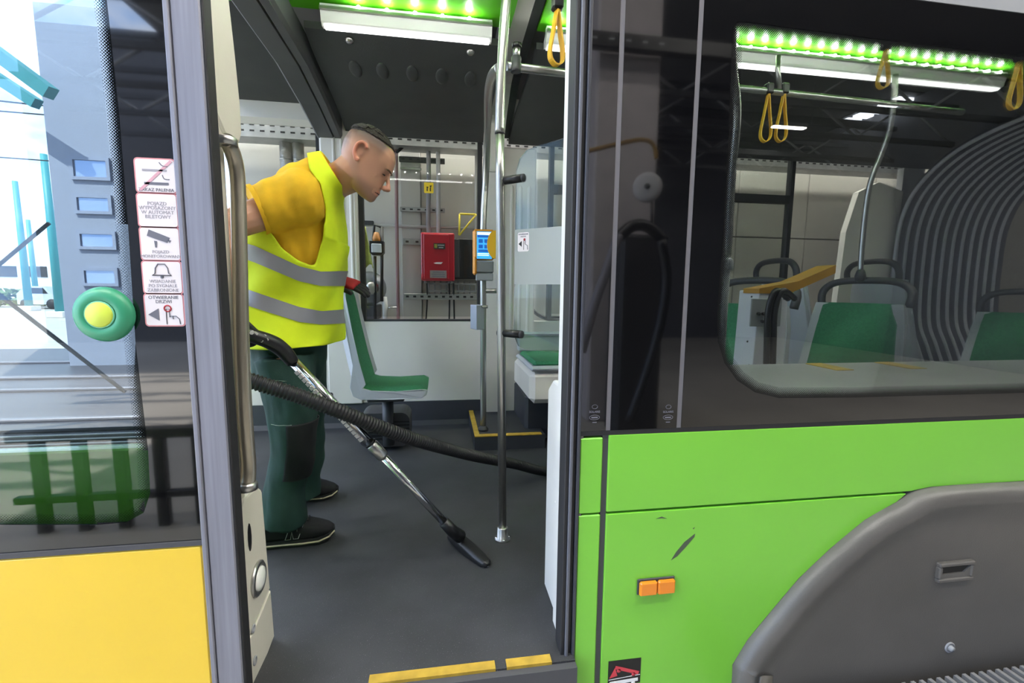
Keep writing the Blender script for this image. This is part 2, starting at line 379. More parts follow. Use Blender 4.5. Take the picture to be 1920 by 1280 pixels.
# LED light troughs
LEDM = mat('led_emitter', (1, 1, .96), emit=LED_POWER)
HOUS = mat('white_aluminium_housing', '#e4e6e4', .3, metal=.1); ADDGLOW = mat('lamp_diffuser', (1, 1, .97), emit=1.6); ADDGLOW_NEAR = mat('door_lamp_diffuser', (1, .98, .94), emit=16.0)
def led_bar(name, label, x0, x1, y, z, spacing, s=1, group=None, first=.05):
    t = thing(name, label, 'light', ((x0+x1)/2, y, z), group)
    prof = [(0, 0), (0, -.02), (.012*s, -.065), (.03*s, -.078), (.075*s, -.07), (.078*s, -.05), (.03*s, -.02), (.03*s, 0)]
    MB().prism([(x0+.01, y+a-.02*s, z+b) for a, b in ((.018*s, -.074), (.03*s, -.083), (.06*s, -.077), (.05*s, -.07))], (x1-x0-.02, 0, 0)).build('diffuser', ADDGLOW_NEAR if s < 0 else ADDGLOW, t, smooth=False)  # glow strip added to brighten housing and interior, stronger on the near side
    MB().prism([(x0, y+a-.02*s, z+b) for a, b in prof], (x1-x0, 0, 0)).build('housing', HOUS, t, smooth=False)
    MB().prism([(x0, y+a-.02*s, z+b) for a, b in ((-.014*s, -.016), (-.014*s, -.028), (-.001*s, -.028), (-.001*s, -.016))], (x1-x0, 0, 0)).build('lip', STEEL, t, smooth=False)
    n = int((x1-x0-first)/spacing)
    for k in range(n+1):
        MB().lathe((x0+first+k*spacing, y-.022*s-.006*s, z-.008), (0, -.4*s, -1), [(0, -.004), (.007, -.004), (.008, .002), (.005, .007), (0, .008)], 10).build('led', LEDM, t)
    return t
led_bar('led_light_bar', 'white LED light trough above the worker with six bright lamps', P(602, 30, Y=2.2).x, P(922, 52, Y=2.2).x, 2.2, 2.14, .118, first=.16)
led_bar('led_light_bar', 'LED light trough of the next section, behind the yellow strap', xm+.08, 1.0, 2.2, 2.14, .115)
led_bar('led_light_bar', 'LED light trough with green glow seen through the tinted side window', 1.3, 3.05, 2.2, 2.14, .078)
led_bar('led_light_bar', 'LED light trough over the doorway on the near side', -.75, .35, 1.36, 2.13, .115, s=-1)  # out-of-view trough added to light the worker from the camera side
led_bar('led_light_bar', 'LED light trough over the side window on the near side', .7, 3.0, 1.36, 2.13, .115, s=-1)  # second out-of-view trough, likewise added for interior light
# ------------------------------------------------------------------ near side body, right of the door
wr = sroot('wall_right', 'bright green side panel of the tram right of the door', 'wall')
zg = .588; zsm = .382; zlow = -.36; TH = .05
xs0, xs1 = P(1131, 830, Y=YO).x, P(1142, 830, Y=YO).x
xp0 = P(1088, 830, Y=YO).x
# arch outline of the wheel cover
AR = [(1374, 1290), (1374, 1246), (1402, 1200), (1443, 1150), (1498, 1085), (1558, 1028), (1622, 975), (1682, 941), (1746, 913), (1920, 902), (2300, 880)]
arp = [P(a, b_, Y=YO) for a, b_ in AR]
arp[-1] = Vector((arp[-1].x, YO, arp[-2].z)); 
xe = 2.6
def cut(p): return [Vector((q.x, YO, q.z)) for q in p]
lower = [Vector((xs1, YO, zsm-.003)), Vector((xs1, YO, zlow)), Vector((arp[0].x, YO, zlow))]+cut([q for q in arp if q.z < zsm-.006])
lower.append(Vector((lower[-1].x+.03, YO, zsm-.003)))
MB().prism(lower, (0, TH, 0)).build('lower_panel', GREEN, wr, smooth=False, bevel=.0025)
upl = [Vector((xs1, YO, zsm+.003)), Vector((lower[-1].x+.012, YO, zsm+.003))]+cut([q for q in arp if q.z > zsm+.006])
upl[-1] = Vector((xe, YO, upl[-1].z)); upl += [Vector((xe, YO, zg)), Vector((xs1, YO, zg))]
MB().prism(upl, (0, TH, 0)).build('upper_panel', GREEN, wr, smooth=False, bevel=.0025)
MB().box((xp0, YO, zlow), (xs0, YO+TH, zsm-.002), .003).build('post_panel', GREEN, wr)
MB().box((xp0, YO, zsm+.002), (xs0, YO+TH, zg-.006), .003).build('post_panel', GREEN, wr)
MB().box((xs0, YO+.006, zlow), (xs1, YO+TH, zg)).build('joint_strip', GREYR, wr)
MB().box((xs0, YO+.02, zlow), (xe, YO+TH+.02, zg-.01)).build('inner_lining', DGREY, wr)
def sliver(pts, name='scuff_mark'):
    MB().prism([P(a, b_, Y=YO-.0003) for a, b_ in pts], (0, -.0005, 0)).build(name, mat('scuff_grey', '#4d5a45', .8), wr)
sliver([(1258, 1050), (1268, 1034), (1283, 1016), (1303, 1000), (1302, 1006), (1285, 1026), (1270, 1042)])
sliver([(1230, 972), (1241, 968), (1251, 972), (1241, 971)])
sliver([(1299, 990), (1303, 988), (1300, 992)])
# orange side marker
q0 = P(1195, 1112, Y=YO); q1 = P(1262, 1080, Y=YO)
om = thing('side_marker_lamp', 'orange rectangular side marker lamp on the green panel', 'lamp', ((q0.x+q1.x)/2, YO, q0.z))
MB().box((q0.x-.003, YO-.005, q0.z-.003), (q1.x+.003, YO, q1.z+.003), .003).build('base', DGREY, om)
xm_ = (q0.x+q1.x)/2
for a, b_ in ((q0.x, xm_-.001), (xm_+.001, q1.x)): MB().box((a, YO-.017, q0.z), (b_, YO-.005, q1.z), .004).build('lens', ORANGE, om)
# jacking point sign
s0 = P(1141, 1238, Y=YO); s1 = P(1202, 1232, Y=YO); zlo = s0.z-.075
sg = thing('jacking_sign', 'black sign with red and white jacking pictograms low on the green panel', 'sign', ((s0.x+s1.x)/2, YO, zlo))
MB().box((s0.x, YO-.0012, zlo), (s1.x, YO-.0002, s1.z)).build('plate', mat('sign_black', '#151517', .5), sg)
w_ = s1.x-s0.x; zt_ = s1.z
def sp(u, v): return Vector((s0.x+u*w_, YO-.0014, zt_-v*w_))
RS = mat('sign_red', '#d0404c', .5)
MB().prism([sp(.22, .16), sp(.95, .42), sp(.92, .52), sp(.2, .26)], (0, -.0006, 0)).build('red_beam', RS, sg)
MB().prism([sp(.04, .54), sp(.28, .48), sp(.20, .22)], (0, -.0006, 0)).build('red_wedge', RS, sg)
MB().prism([sp(.02, .585), sp(.98, .52), sp(.98, .535), sp(.02, .60)], (0, -.0006, 0)).build('divider', WHITEP, sg)
MB().prism([sp(.05, .66), sp(.92, .62), sp(.92, .72), sp(.05, .77)], (0, -.0006, 0)).build('white_beam', WHITEP, sg)
MB().prism([sp(.4, .98), sp(.62, .97), sp(.5, .78)], (0, -.0006, 0)).build('white_wedge', WHITEP, sg)
for u, v, m_ in ((.32, .33, RS), (.78, .5, RS), (.22, .82, WHITEP), (.78, .78, WHITEP)):
    MB().lathe(sp(u, v), (0, -1, 0), [(0, 0), (.045*w_*1.4, 0), (.045*w_*1.4, .0006), (0, .0006)], 12).build('wheel_dot', m_, sg)
# wheel skirt
sk = thing('wheel_skirt', 'dark grey moulded wheel skirt with curved front edge', 'wheel skirt', (1.6, YO, -.3))
out = smoothpath([Vector((q.x, 0, q.z)) for q in arp[1:-1]], 4)
out = [Vector((out[0].x, 0, -.40))]+out+[Vector((xe, 0, out[-1].z))]
rows = []
for off, dep in ((0, .03), (0, -.012), (.012, -.030), (.030, -.040), (.05, -.036), (.075, -.026), (.11, -.022)):
    row = []
    for i, q in enumerate(out):
        t = (out[min(i+1, len(out)-1)]-out[max(i-1, 0)]).normalized(); n = Vector((t.z, 0, -t.x))
        if i == 0: n = Vector((1, 0, 0))
        if i == len(out)-1: n = Vector((0, 0, -1))
        row.append((q.x+n.x*off, YO+dep, q.z+n.z*off))
    rows.append(row)
inner = rows[-1]; 
zsk = P(1800, 1259, Y=YO-.02).z
base = [(x, y, min(z, -.40)) for x, y, z in inner]
rows.append(base)
MB().grid(rows).build('skirt_panel', SKIRT, sk)
MB().box((arp[0].x-.002, YO+.0, zlow), (arp[0].x+.02, YO+.03, arp[1].z)).build('edge_seal', BLACKR, sk)
h0 = P(1757, 1093, Y=YO-.03); h1 = P(1828, 1050, Y=YO-.03)
hb = MB(); t_ = .012; yy = YO-.034
hb.box((h0.x, yy, h0.z), (h1.x, YO-.015, h0.z+t_), .003).box((h0.x, yy, h1.z-t_), (h1.x, YO-.015, h1.z), .003).box((h0.x, yy, h0.z+t_), (h0.x+t_, YO-.015, h1.z-t_), .003).box((h1.x-t_, yy, h0.z+t_), (h1.x, YO-.015, h1.z-t_), .003)
hb.build('handle_rim', SKIRT, sk)
MB().box((h0.x+t_, YO-.026, h0.z+t_), (h1.x-t_, YO-.02, h1.z-t_)).build('handle_recess', mat('recess_black', '#1c1b1a', .6), sk)
MB().prism([(h0.x+t_, YO-.030, h0.z+t_), (h1.x-t_, YO-.030, h0.z+t_), (h1.x-t_, YO-.030, h1.z-t_-.004), (h1.x-t_-.022, YO-.030, h0.z+.026), (h0.x+t_, YO-.030, h0.z+.026)], (0, .008, 0)).build('handle_grip', SKIRT, sk)
p = P(1783, 1215, Y=YO-.026); MB().lathe(p+Vector((0, .006, 0)), (0, -1, 0), [(.017, 0), (.017, .004), (.013, .006), (.012, .003), (.009, .004), (.008, .012), (0, .013)], 18).build('bolt', GREYP, sk)
# ------------------------------------------------------------------ near side windows, right
ztop = P(1500, 24, Y=YO).z
x1a, x1b = P(1101, 400, Y=YO).x, P(1150, 400, Y=YO).x
x2a, x2b = P(1159, 400, Y=YO).x, P(1290, 400, Y=YO).x
x3a = P(1299, 400, Y=YO).x
wt = sroot('trim_4', 'dark joint strips between the side windows', 'joint')
for a, b_ in ((x1b, x2a), (x2b, x3a)): MB().box((a, YO+.001, zg), (b_, YO+.03, ztop+.4)).build('joint_strip', mat('joint_grey', '#6c6a6e', .6), wt)
MB().box((x1a, YO+.0005, zg), (xe, YO+.03, zg+.012)).build('bottom_seal', BLACKR, wt)
w5 = sroot('window_5', 'narrow black printed pane beside the door', 'window')
MB().box((x1a, YO, zg+.012), (x1b, YO+.03, ztop+.4)).build('pane', FRIT, w5)
w6 = sroot('window_6', 'wider black printed pane between the two grey joints', 'window')
MB().box((x2a, YO, zg+.012), (x2b, YO+.03, ztop+.4)).build('pane', FRIT, w6)
MB().box((x1a, YO-.002, ztop+.06), (xe, YO+.03, ztop+.10)).build('roof_rail', GREYP, wt)
for w_, px, in ((w5, 1115), (w6, 1253)):
    c = P(px, 772, Y=YO-.0006)
    text('maker_text', 'SOLARIS', (c.x, YO-.0006, c.z), .0075, INK, w_)
    for dz, rx, rz in ((.013, .007, .005), (-.014, .013, .006)):
        MB().tube([(c.x+rx*math.cos(a), YO-.0006, c.z+dz+rz*math.sin(a)) for a in (2*math.pi*k/20 for k in range(20))], .0006, 4, closed=True).build('maker_mark', INK, w_)
    MB().box((c.x-.008, YO-.001, c.z-.016), (c.x+.008, YO-.0003, c.z-.0125)).build('maker_mark', INK, w_)
    MB().box((c.x-.005, YO-.001, c.z-.0275), (c.x+.006, YO-.0003, c.z-.0255)).build('maker_mark', INK, w_)
w7 = sroot('window_7', 'large tinted side window with rounded black border', 'window')
OP = [(2500, 150), (1920, 106), (1640, 72), (1400, 41), (1382, 41), (1374, 52), (1372, 80), (1366, 250), (1355, 450), (1344, 590), (1346, 640), (1358, 680), (1382, 713), (1415, 735), (1460, 746), (1600, 745), (1920, 736), (2500, 720)]
op = [P(a, b_, Y=YO) for a, b_ in OP]
xr = xe
for i in (0, -1): op[i] = Vector((xr, YO, op[1 if i == 0 else -2].z))
ol = [Vector((xr, YO, ztop+.4)), Vector((x3a, YO, ztop+.4)), Vector((x3a, YO, zg+.012)), Vector((xr, YO, zg+.012))]
def bridge(name, A, B, m, par, y0=YO, th=.006):
    """sheet between polyline A (outer) resampled to nearest and B"""
    b = MB()
    rows = [[(q.x, y0, q.z) for q in A], [(q.x, y0, q.z) for q in B]]
    rows2 = [[(q.x, y0+th, q.z) for q in B], [(q.x, y0+th, q.z) for q in A]]
    b.grid(rows+rows2, smooth=False); return b.build(name, m, par)
outer = []
for q in op:   # match each opening point with a point on the pane rim
    if q is op[0]: outer.append(ol[0])
    elif q is op[-1]: outer.append(ol[3])
    else: outer.append(None)
n_ = len(op)
for i in range(1, n_-1):
    if i <= 3: outer[i] = Vector((op[i].x, YO, ztop+.4))
    elif i == 4: outer[i] = Vector((x3a, YO, ztop+.4))
    elif i <= 10: outer[i] = Vector((x3a, YO, op[i].z))
    elif i == 11: outer[i] = Vector((x3a, YO, zg+.012))
    else: outer[i] = Vector((op[i].x, YO, zg+.012))
bridge('printed_border', outer, op, FRIT, w7)
# dotted fade ring
def dotmat(name):
    if name in MATS: return MATS[name]
    m = bpy.data.materials.new(name); m.use_nodes = True; t = m.node_tree; t.nodes.clear()
    o = t.nodes.new('ShaderNodeOutputMaterial'); mx = t.nodes.new('ShaderNodeMixShader'); tr = t.nodes.new('ShaderNodeBsdfTransparent'); tr.inputs[0].default_value = (.95, .95, .95, 1)
    pb = t.nodes.new('ShaderNodeBsdfPrincipled'); pb.inputs['Base Color'].default_value = (.01, .01, .01, 1); pb.inputs['Roughness'].default_value = .05
    tc = t.nodes.new('ShaderNodeTexCoord'); mp = t.nodes.new('ShaderNodeMapping'); mp.inputs['Rotation'].default_value = (0, math.radians(45), 0); mp.inputs['Scale'].default_value = (260, 0, 260)
    fr = t.nodes.new('ShaderNodeVectorMath'); fr.operation = 'FRACTION'; sb = t.nodes.new('ShaderNodeVectorMath'); sb.operation = 'SUBTRACT'; sb.inputs[1].default_value = (.5, 0, .5)
    le = t.nodes.new('ShaderNodeVectorMath'); le.operation = 'LENGTH'
    at = t.nodes.new('ShaderNodeAttribute'); at.attribute_name = 'fade'
    cmp = t.nodes.new('ShaderNodeMath'); cmp.operation = 'LESS_THAN'; ml = t.nodes.new('ShaderNodeMath'); ml.operation = 'MULTIPLY'; ml.inputs[1].default_value = .72
    t.links.new(tc.outputs['Object'], mp.inputs[0]); t.links.new(mp.outputs[0], fr.inputs[0]); t.links.new(fr.outputs[0], sb.inputs[0]); t.links.new(sb.outputs[0], le.inputs[0])
    t.links.new(at.outputs['Fac'], ml.inputs[0]); t.links.new(le.outputs['Value'], cmp.inputs[0]); t.links.new(ml.outputs[0], cmp.inputs[1])
    t.links.new(cmp.outputs[0], mx.inputs[0]); t.links.new(tr.outputs[0], mx.inputs[1]); t.links.new(pb.outputs[0], mx.inputs[2]); t.links.new(mx.outputs[0], o.inputs[0])
    MATS[name] = m; return m
def fade_ring(poly, width, y, par, side=1):
    rows = []
    b = MB(); n = len(poly); outp = []; inp = []
    for i, q in enumerate(poly):
        t = (poly[min(i+1, n-1)]-poly[max(i-1, 0)]); t.y = 0; t.normalize(); nn = Vector((-t.z, 0, t.x))*side
        outp.append((q.x, y, q.z)); w = q+nn*width; inp.append((w.x, y, w.z))
    b.grid([outp, inp], smooth=False); o = b.build('dotted_border', dotmat('dotted_print'), par, recalc=False)
    at = o.data.attributes.new('fade', 'FLOAT', 'POINT')
    for i in range(n): at.data[i].value = 1.0; at.data[n+i].value = .25
    return o
fade_ring(op, .028, YO+.001, w7)
gp = [Vector((q.x, YO+.002, q.z)) for q in op]
MB().prism(gp, (0, .004, 0)).build('pane', GLASS_R, w7, smooth=False)
# ------------------------------------------------------------------ door opening: right jamb
jr = sroot('trim_5', 'right door jamb with dark rubber seals and white post', 'door jamb')
xj = P(1059, 700, Y=YO+.06).x
bx0 = P(1020, 1095, Z=0).x; by1 = P(1020, 1095, Z=0).y; ztopb = P(1034, 728, Y=by1).z
MB().box((xj, YO+.055, -.02), (xj+.10, YO+.13, 2.2), .006).build('white_post', WHITE, jr)
b = MB(); b.prism([(bx0, YO+.07, .0), (bx0, by1, .0), (bx0, by1, ztopb), (bx0, by1-.06, ztopb+.04), (bx0, YO+.07, ztopb+.04)], (.12, 0, 0)); b.build('lower_cover', WHITE, jr, bevel=.008)
q = P(1044, 980, X=bx0); MB().box((bx0-.004, q.y-.018, q.z-.06), (bx0+.002, q.y+.018, q.z+.06), .003).build('strike_plate', WHITE, jr)
xa_, xb_ = P(1064, 700, Y=YO).x, P(1099, 700, Y=YO).x
cols = [(.0, .22, BLACKR, .0), (.22, .40, mat('seal_grey', '#5e6068', .5), -.006), (.40, .62, BLACKR, .004), (.62, .80, mat('seal_slate', '#3b3d45', .5), -.004), (.80, 1.0, mat('seal_warm_grey', '#77726f', .6), .002)]
for a, c_, m_, dy in cols:
    MB().box((xa_+(xb_-xa_)*a, YO+dy, -.4), (xa_+(xb_-xa_)*c_, YO+.055, 2.2), .002).build('seal_profile', m_, jr)
# ------------------------------------------------------------------ left jamb
jl = sroot('trim_6', 'left door jamb, cream moulded post with lower box', 'door jamb')
xl = P(447, 1000, Y=YO+.005).x
CREAM = mat('cream_gelcoat', '#cfcabb', .45, var=.04, vscale=6, bump=.05, bscale=240)
# middle panel
MB().box((xl-.10, YO+.005, -.05), (xl, YO+.055, 2.1), .006).build('post_panel', CREAM, jl)
# upper bulge
zu = P(440, 268, X=xl).z
yu = P(452, 235, X=xl).y
prof = [(YO+.01, zu+.03), (YO+.05, zu-.005), (yu-.02, zu), (yu, zu+.03), (yu, zu+.10), (yu-.012, zu+.2), (yu-.03, zu+.32), (yu-.02, zu+.5), (yu, zu+.8), (YO+.01, zu+.8)]
MB().prism([(xl+.004, a, b_) for a, b_ in prof], (-.12, 0, 0)).build('upper_cover', CREAM, jl, smooth=False, bevel=.012)
# lower box
pA = P(489, 911, X=xl); pB = P(512, 1192, X=xl); pm = P(505, 1103, X=xl)
yb = pA.y
b = MB(); b.prism([(xl+.004, YO+.01, pB.z-.03), (xl+.004, pB.y, pB.z), (xl+.004, pm.y, pm.z-.003), (xl+.004, YO+.01, pm.z-.035)], (-.09, 0, 0)); b.build('lower_box_foot', CREAM, jl, bevel=.004)
b = MB(); b.prism([(xl+.004, YO+.01, pm.z-.031), (xl+.004, pm.y, pm.z+.001), (xl+.004, yb, pA.z-.01), (xl+.004, yb-.03, pA.z+.015), (xl+.004, YO+.03, pA.z+.02), (xl+.004, YO+.01, pA.z)], (-.09, 0, 0)); b.build('lower_box', CREAM, jl, bevel=.008)
def onX(px, py): return P(px, py, X=xl+.0045)
a0 = onX(483, 1084); 
rr = .042
MB().lathe((xl+.003, a0.y, a0.z), (1, 0, 0), [(rr, 0), (rr, .006), (rr*.85, .010), (rr*.8, .006), (0, .007)], 28).build('lamp_ring', STEEL, jl, label='round chrome step lamp')
MB().lathe((xl+.008, a0.y, a0.z), (1, 0, 0), [(rr*.72, 0), (rr*.66, .006), (rr*.4, .009), (0, .010)], 24).build('lamp_lens', mat('lamp_lens', '#e8e8e2', .15, spec=.8), jl)
for q_, r_ in (((475, 1178), .010), ((478, 1238), .011)):
    c = onX(*q_); MB().lathe((xl+.003, c.y, c.z), (1, 0, 0), [(r_, 0), (r_, .003), (r_*.7, .004), (r_*.6, .001), (0, .001)], 14).build('screw', GREYP, jl)
for q_, hh in (((468, 1007), .035), ((466, 1240), .03)):
    c = onX(*q_); b = MB(); b.prism([(xl+.0046, c.y+.010*math.cos(a), c.z+hh*math.sin(a)) for a in (2*math.pi*k/12 for k in range(12))], (.0006, 0, 0)); b.build('slot', BLACKP, jl)
# grab handle on the jamb
gh = thing('grab_bar', 'curved stainless grab handle on the left door jamb', 'handle', (xl, YO+.08, .3))
hp = [P(x, y, X=xl+.02) for x, y in ((424, 262), (431, 274), (441, 304), (446, 350), (449, 460), (452, 600), (457, 740), (463, 830), (466, 866), (466, 890), (464, 908))]
hy = YO+.075
MB().tube(smoothpath(hp, 4), .0155, 14).build('bar', mat('satin_steel', '#b3ab99', .33, metal=.9), gh)
for e, s_ in ((hp[0], 1), (hp[-1], -1)): MB().lathe(e+Vector((0, 0, -.004)), (0, 0, 1), [(.021, -.008), (.021, .006), (.017, .010)], 16).build('collar', STEEL, gh)
# ------------------------------------------------------------------ door leaf (slid open to the left)
dl = sroot('door_1', 'sliding door leaf pushed open, tall window over a yellow panel', 'door')
fx0, fx1 = P(330, 300, Y=YL).x-.003, P(393, 300, Y=YL).x
rx1 = fx1+.005
zy = P(200, 1035, Y=YL).z
lx0 = -1.75
MB().box((fx0, YL-.004, -.5), (fx0+.010, YL+.045, 2.3), .002).build('frame_lip', ALU, dl)
MB().box((fx0+.010, YL, -.5), (fx1, YL+.034, 2.3), .003).build('frame_profile', ALU, dl)
MB().box((fx1, YL+.002, -.5), (rx1, YL+.036, 2.3), .002).build('rubber_edge', BLACKR, dl)
MB().box((lx0, YL, -.5), (fx0-.001, YL+.04, zy), .004).build('yellow_panel', YELLOW, dl)
MB().box((lx0, YL-.001, zy+.001), (fx0-.001, YL+.03, zy+.011)).build('window_seal', GREYR, dl)
zf0 = zy+.011
OPL = [(-400, 985), (0, 985), (180, 985), (235, 980), (268, 962), (280, 925), (276, 845), (252, 640), (238, 420), (222, 220), (205, 60), (196, -20), (190, -150), (0, -150), (-400, -150)]
opl = [P(a, b_, Y=YL) for a, b_ in OPL]
for q in opl: q.x = max(q.x, lx0)
opl[0].x = lx0; opl[-1].x = lx0; opl[0].z = opl[1].z; opl[-1].z = opl[-2].z
outl = []
for i, q in enumerate(opl):
    if i <= 3: outl.append(Vector((q.x, 0, zf0)))
    elif i == 4: outl.append(Vector((fx0-.001, 0, zf0)))
    elif i < 12: outl.append(Vector((fx0-.001, 0, q.z)))
    elif i == 12: outl.append(Vector((fx0-.001, 0, 2.3)))
    else: outl.append(Vector((q.x, 0, 2.3)))
bridge('printed_border', outl, opl, FRIT, dl, YL+.003, .004)
fade_ring(opl, .022, YL+.004, dl, 1)
MB().prism([Vector((q.x, YL+.004, q.z)) for q in opl], (0, .004, 0)).build('pane', GLASS_L, dl, smooth=False)
# door button
c = P(199, 589, Y=YL)
bt = thing('door_button', 'round green door opening button with yellow centre on the door glass', 'button', (c.x, YL, c.z))
MB().lathe((c.x, YL+.003, c.z), (0, -1, 0), [(.050, 0), (.053, .006), (.050, .014), (.042, .020), (.030, .022), (.026, .019), (.0, .019)], 36).build('body', mat('button_green', '#3f9f77', .35), bt)
MB().lathe((c.x, YL-.016, c.z), (0, -1, 0), [(.024, 0), (.024, .003), (.021, .005), (0, .006)], 28).build('push_cap', mat('button_yellow', '#d9ea55', .4), bt)
MB().tube([(c.x+.0245*math.cos(a), YL-.0175, c.z+.0245*math.sin(a)) for a in (2*math.pi*k/28 for k in range(28))], .0018, 6, closed=True).build('ring', mat('button_ring', '#79c9a6', .4), bt)
# five stickers
STK = [((290, 329), 'sticker with a crossed-out cigarette'), ((294, 394), 'sticker with four lines of text'), ((299, 457), 'sticker with a camera'), ((303, 520), 'sticker with a bell'), ((307, 581), 'sticker with an arrow and a hand pressing a button')]
for k, ((px, py), lab) in enumerate(STK):
    c = P(px, py, Y=YL-.001); w_ = .072; h_ = .0655
    s_ = MB().prism(*plate(rrect(c.x, c.z, w_, h_, .007), YL+.0026, -.0008)).build('sticker', STP, dl, label=lab)
    y1 = YL+.0018
    MB().prism(*plate(rrect(c.x, c.z, w_-.005, h_-.005, .005), y1, -.0005)).build('sticker_face', STW, s_)
    y2 = y1-.0008
    def tx(t, dz, sz, m_=INK, dx=0): text('print', t, (c.x+dx, y2, c.z+dz*.9), sz*.94, m_, s_, ext=.0002)
    def bar(pts, m_): MB().prism([(c.x+a, y2, c.z+b_) for a, b_ in pts], (0, -.0003, 0)).build('print', m_, s_)
    if k == 0:
        tx('ZAKAZ PALENIA', -.029, .0088, INK)
        bar([(-.022, .012), (.020, .012), (.020, .0085), (-.022, .0085)], INKL); bar([(-.020, -.012), (.022, -.012), (.022, -.0165), (-.020, -.0165)], INK)
        MB().tube(smoothpath([(c.x+.008, y2, c.z+.025), (c.x+.013, y2, c.z+.019), (c.x+.022, y2, c.z+.018)], 4), .0008, 5).build('print', INK, s_)
        MB().tube(smoothpath([(c.x+.012, y2, c.z+.002), (c.x+.015, y2, c.z-.005), (c.x+.024, y2, c.z-.006)], 4), .0008, 5).build('print', INK, s_)
        bar([(-.030, -.026), (-.026, -.029), (.031, .027), (.027, .030)], PINKL)
    if k == 1:
        for j, t in enumerate(('POJAZD', 'WYPOSAŻONY', 'W AUTOMAT', 'BILETOWY')): tx(t, .014-.0092*j, .0098, INKL)
    if k == 2:
        bar([(-.018, .027), (.018, .012), (.013, .002), (-.022, .015)], INK); bar([(.014, .008), (.020, .007), (.017, .002)], INK); bar([(-.010, .006), (-.005, .005), (-.006, -.007), (-.009, -.007)], INK)
        tx('POJAZD', -.017, .0088, INKL); tx('MONITOROWANY', -.0265, .0088, INKL)
    if k == 3:
        bell = [(-.017, .004), (-.012, .008), (-.011, .018), (-.006, .026), (.006, .026), (.011, .018), (.012, .008), (.017, .004)]
        MB().tube([(c.x+a, y2, c.z+b_) for a, b_ in bell], .0011, 5, closed=True).build('print', INK, s_)
        MB().lathe((c.x, y2, c.z+.001), (0, -1, 0), [(0, 0), (.0032, 0), (.0032, .0004), (0, .0004)], 10).build('print', INK, s_)
        for j, t in enumerate(('WSIADANIE', 'PO SYGNALE', 'ZABRONIONE')): tx(t, -.0085-.0095*j, .0092, INKL)
    if k == 4:
        tx('OTWIERANIE', .027, .0095, INK); tx('DRZWI', .018, .0095, INK)
        bar([(-.029, -.009), (-.010, .003), (-.010, -.021)], INK)
        MB().tube([(c.x+.006+.006*math.cos(a), y2, c.z+.003+.006*math.sin(a)) for a in (2*math.pi*j/16 for j in range(16))], .0014, 5, closed=True).build('print', RED, s_)
        for q_ in ([(.003, -.028), (.003, .002), (.009, .002), (.009, -.014)], [(.009, -.012), (.020, -.012), (.026, -.018), (.027, -.028)], [(.014, -.012), (.015, -.018)]):
            MB().tube([(c.x+a, y2, c.z+b_) for a, b_ in q_], .0009, 5).build('print', INK, s_)
# ------------------------------------------------------------------ body behind the open leaf (left of the doorway)
wl = sroot('wall_left', 'green side panel of the tram behind the open door leaf', 'wall')
zgl = P(140, 848, Y=YO).z
MB().box((-4.2, YO+.01, -.4), (xl-.10, YO+.05, zgl), .004).build('green_panel', GREEN, wl)
xq = P(262, 500, Y=YO).x
MB().box((xq, YO+.01, zgl+.003), (xl-.10, YO+.05, 2.2)).build('dark_post', BLACKP, wl)
w8 = sroot('window_8', 'side window behind the open door leaf', 'window')
MB().box((-2.2, YO+.025, zgl+.003), (xq-.002, YO+.03, 2.3)).build('pane', GLASS_I, w8)
# far side doorway opposite: dark posts and grey frame
w9 = sroot('door_2', 'far side doorway with dark posts, open to the yard', 'door')
for a, b_ in ((250, 268), (318, 345)):
    x_ = P(a, 400, Y=YF).x; x2 = P(b_, 400, Y=YF).x
    MB().box((x_, YF, 0), (x2, YF+.05, 2.2), .006).build('door_post', DGREY, w9)
MB().box((P(345, 400, Y=YF).x, YF+.01, 0), (xL, YF+.05, 2.2)).build('dark_panel', BLACKP, w9)
for k in range(5): MB().box((-4.0, YF-.35+k*.09, .0), (xL, YF-.335+k*.09, .006)).build('tread_ridge', GREYP, w9)
# ------------------------------------------------------------------ poles
pb = P(942, 1010, Z=0); YP = pb.y
mp_ = thing('grab_pole', 'stainless floor-to-ceiling grab pole in the middle of the doorway', 'pole', (pb.x, YP, 0))
pth = [Vector((pb.x, YP, .03))]+[P(x, y, Y=YP) for x, y in ((940, 640), (938, 330))]
pj = P(937, 250, Y=YP)
MB().tube(pth+[pj], .0155, 18).build('lower_tube', STEEL, mp_)
MB().tube(smoothpath([pj, P(938, 180, Y=YP+.01), P(942, 100, Y=YP+.02), P(949, 0, Y=YP+.03), P(962, -120, Y=YP+.05)], 5), .0165, 18).build('upper_tube', STEEL, mp_)
MB().tube([pj-Vector((0, 0, .002)), pj+Vector((0, 0, .002))], .0173, 18).build('joint_ring', BLACKR, mp_)
MB().lathe((pb.x, YP, 0), (0, 0, 1), [(.030, 0), (.030, .006), (.021, .010), (.021, .045), (.0165, .050)], 20).build('floor_flange', STEEL, mp_)
for a in (0, 1.6, 3.2, 4.8): MB().lathe((pb.x+.024*math.cos(a), YP+.024*math.sin(a), .005), (0, 0, 1), [(.005, 0), (.005, .004), (0, .005)], 8).build('flange_bolt', CHROME, mp_)
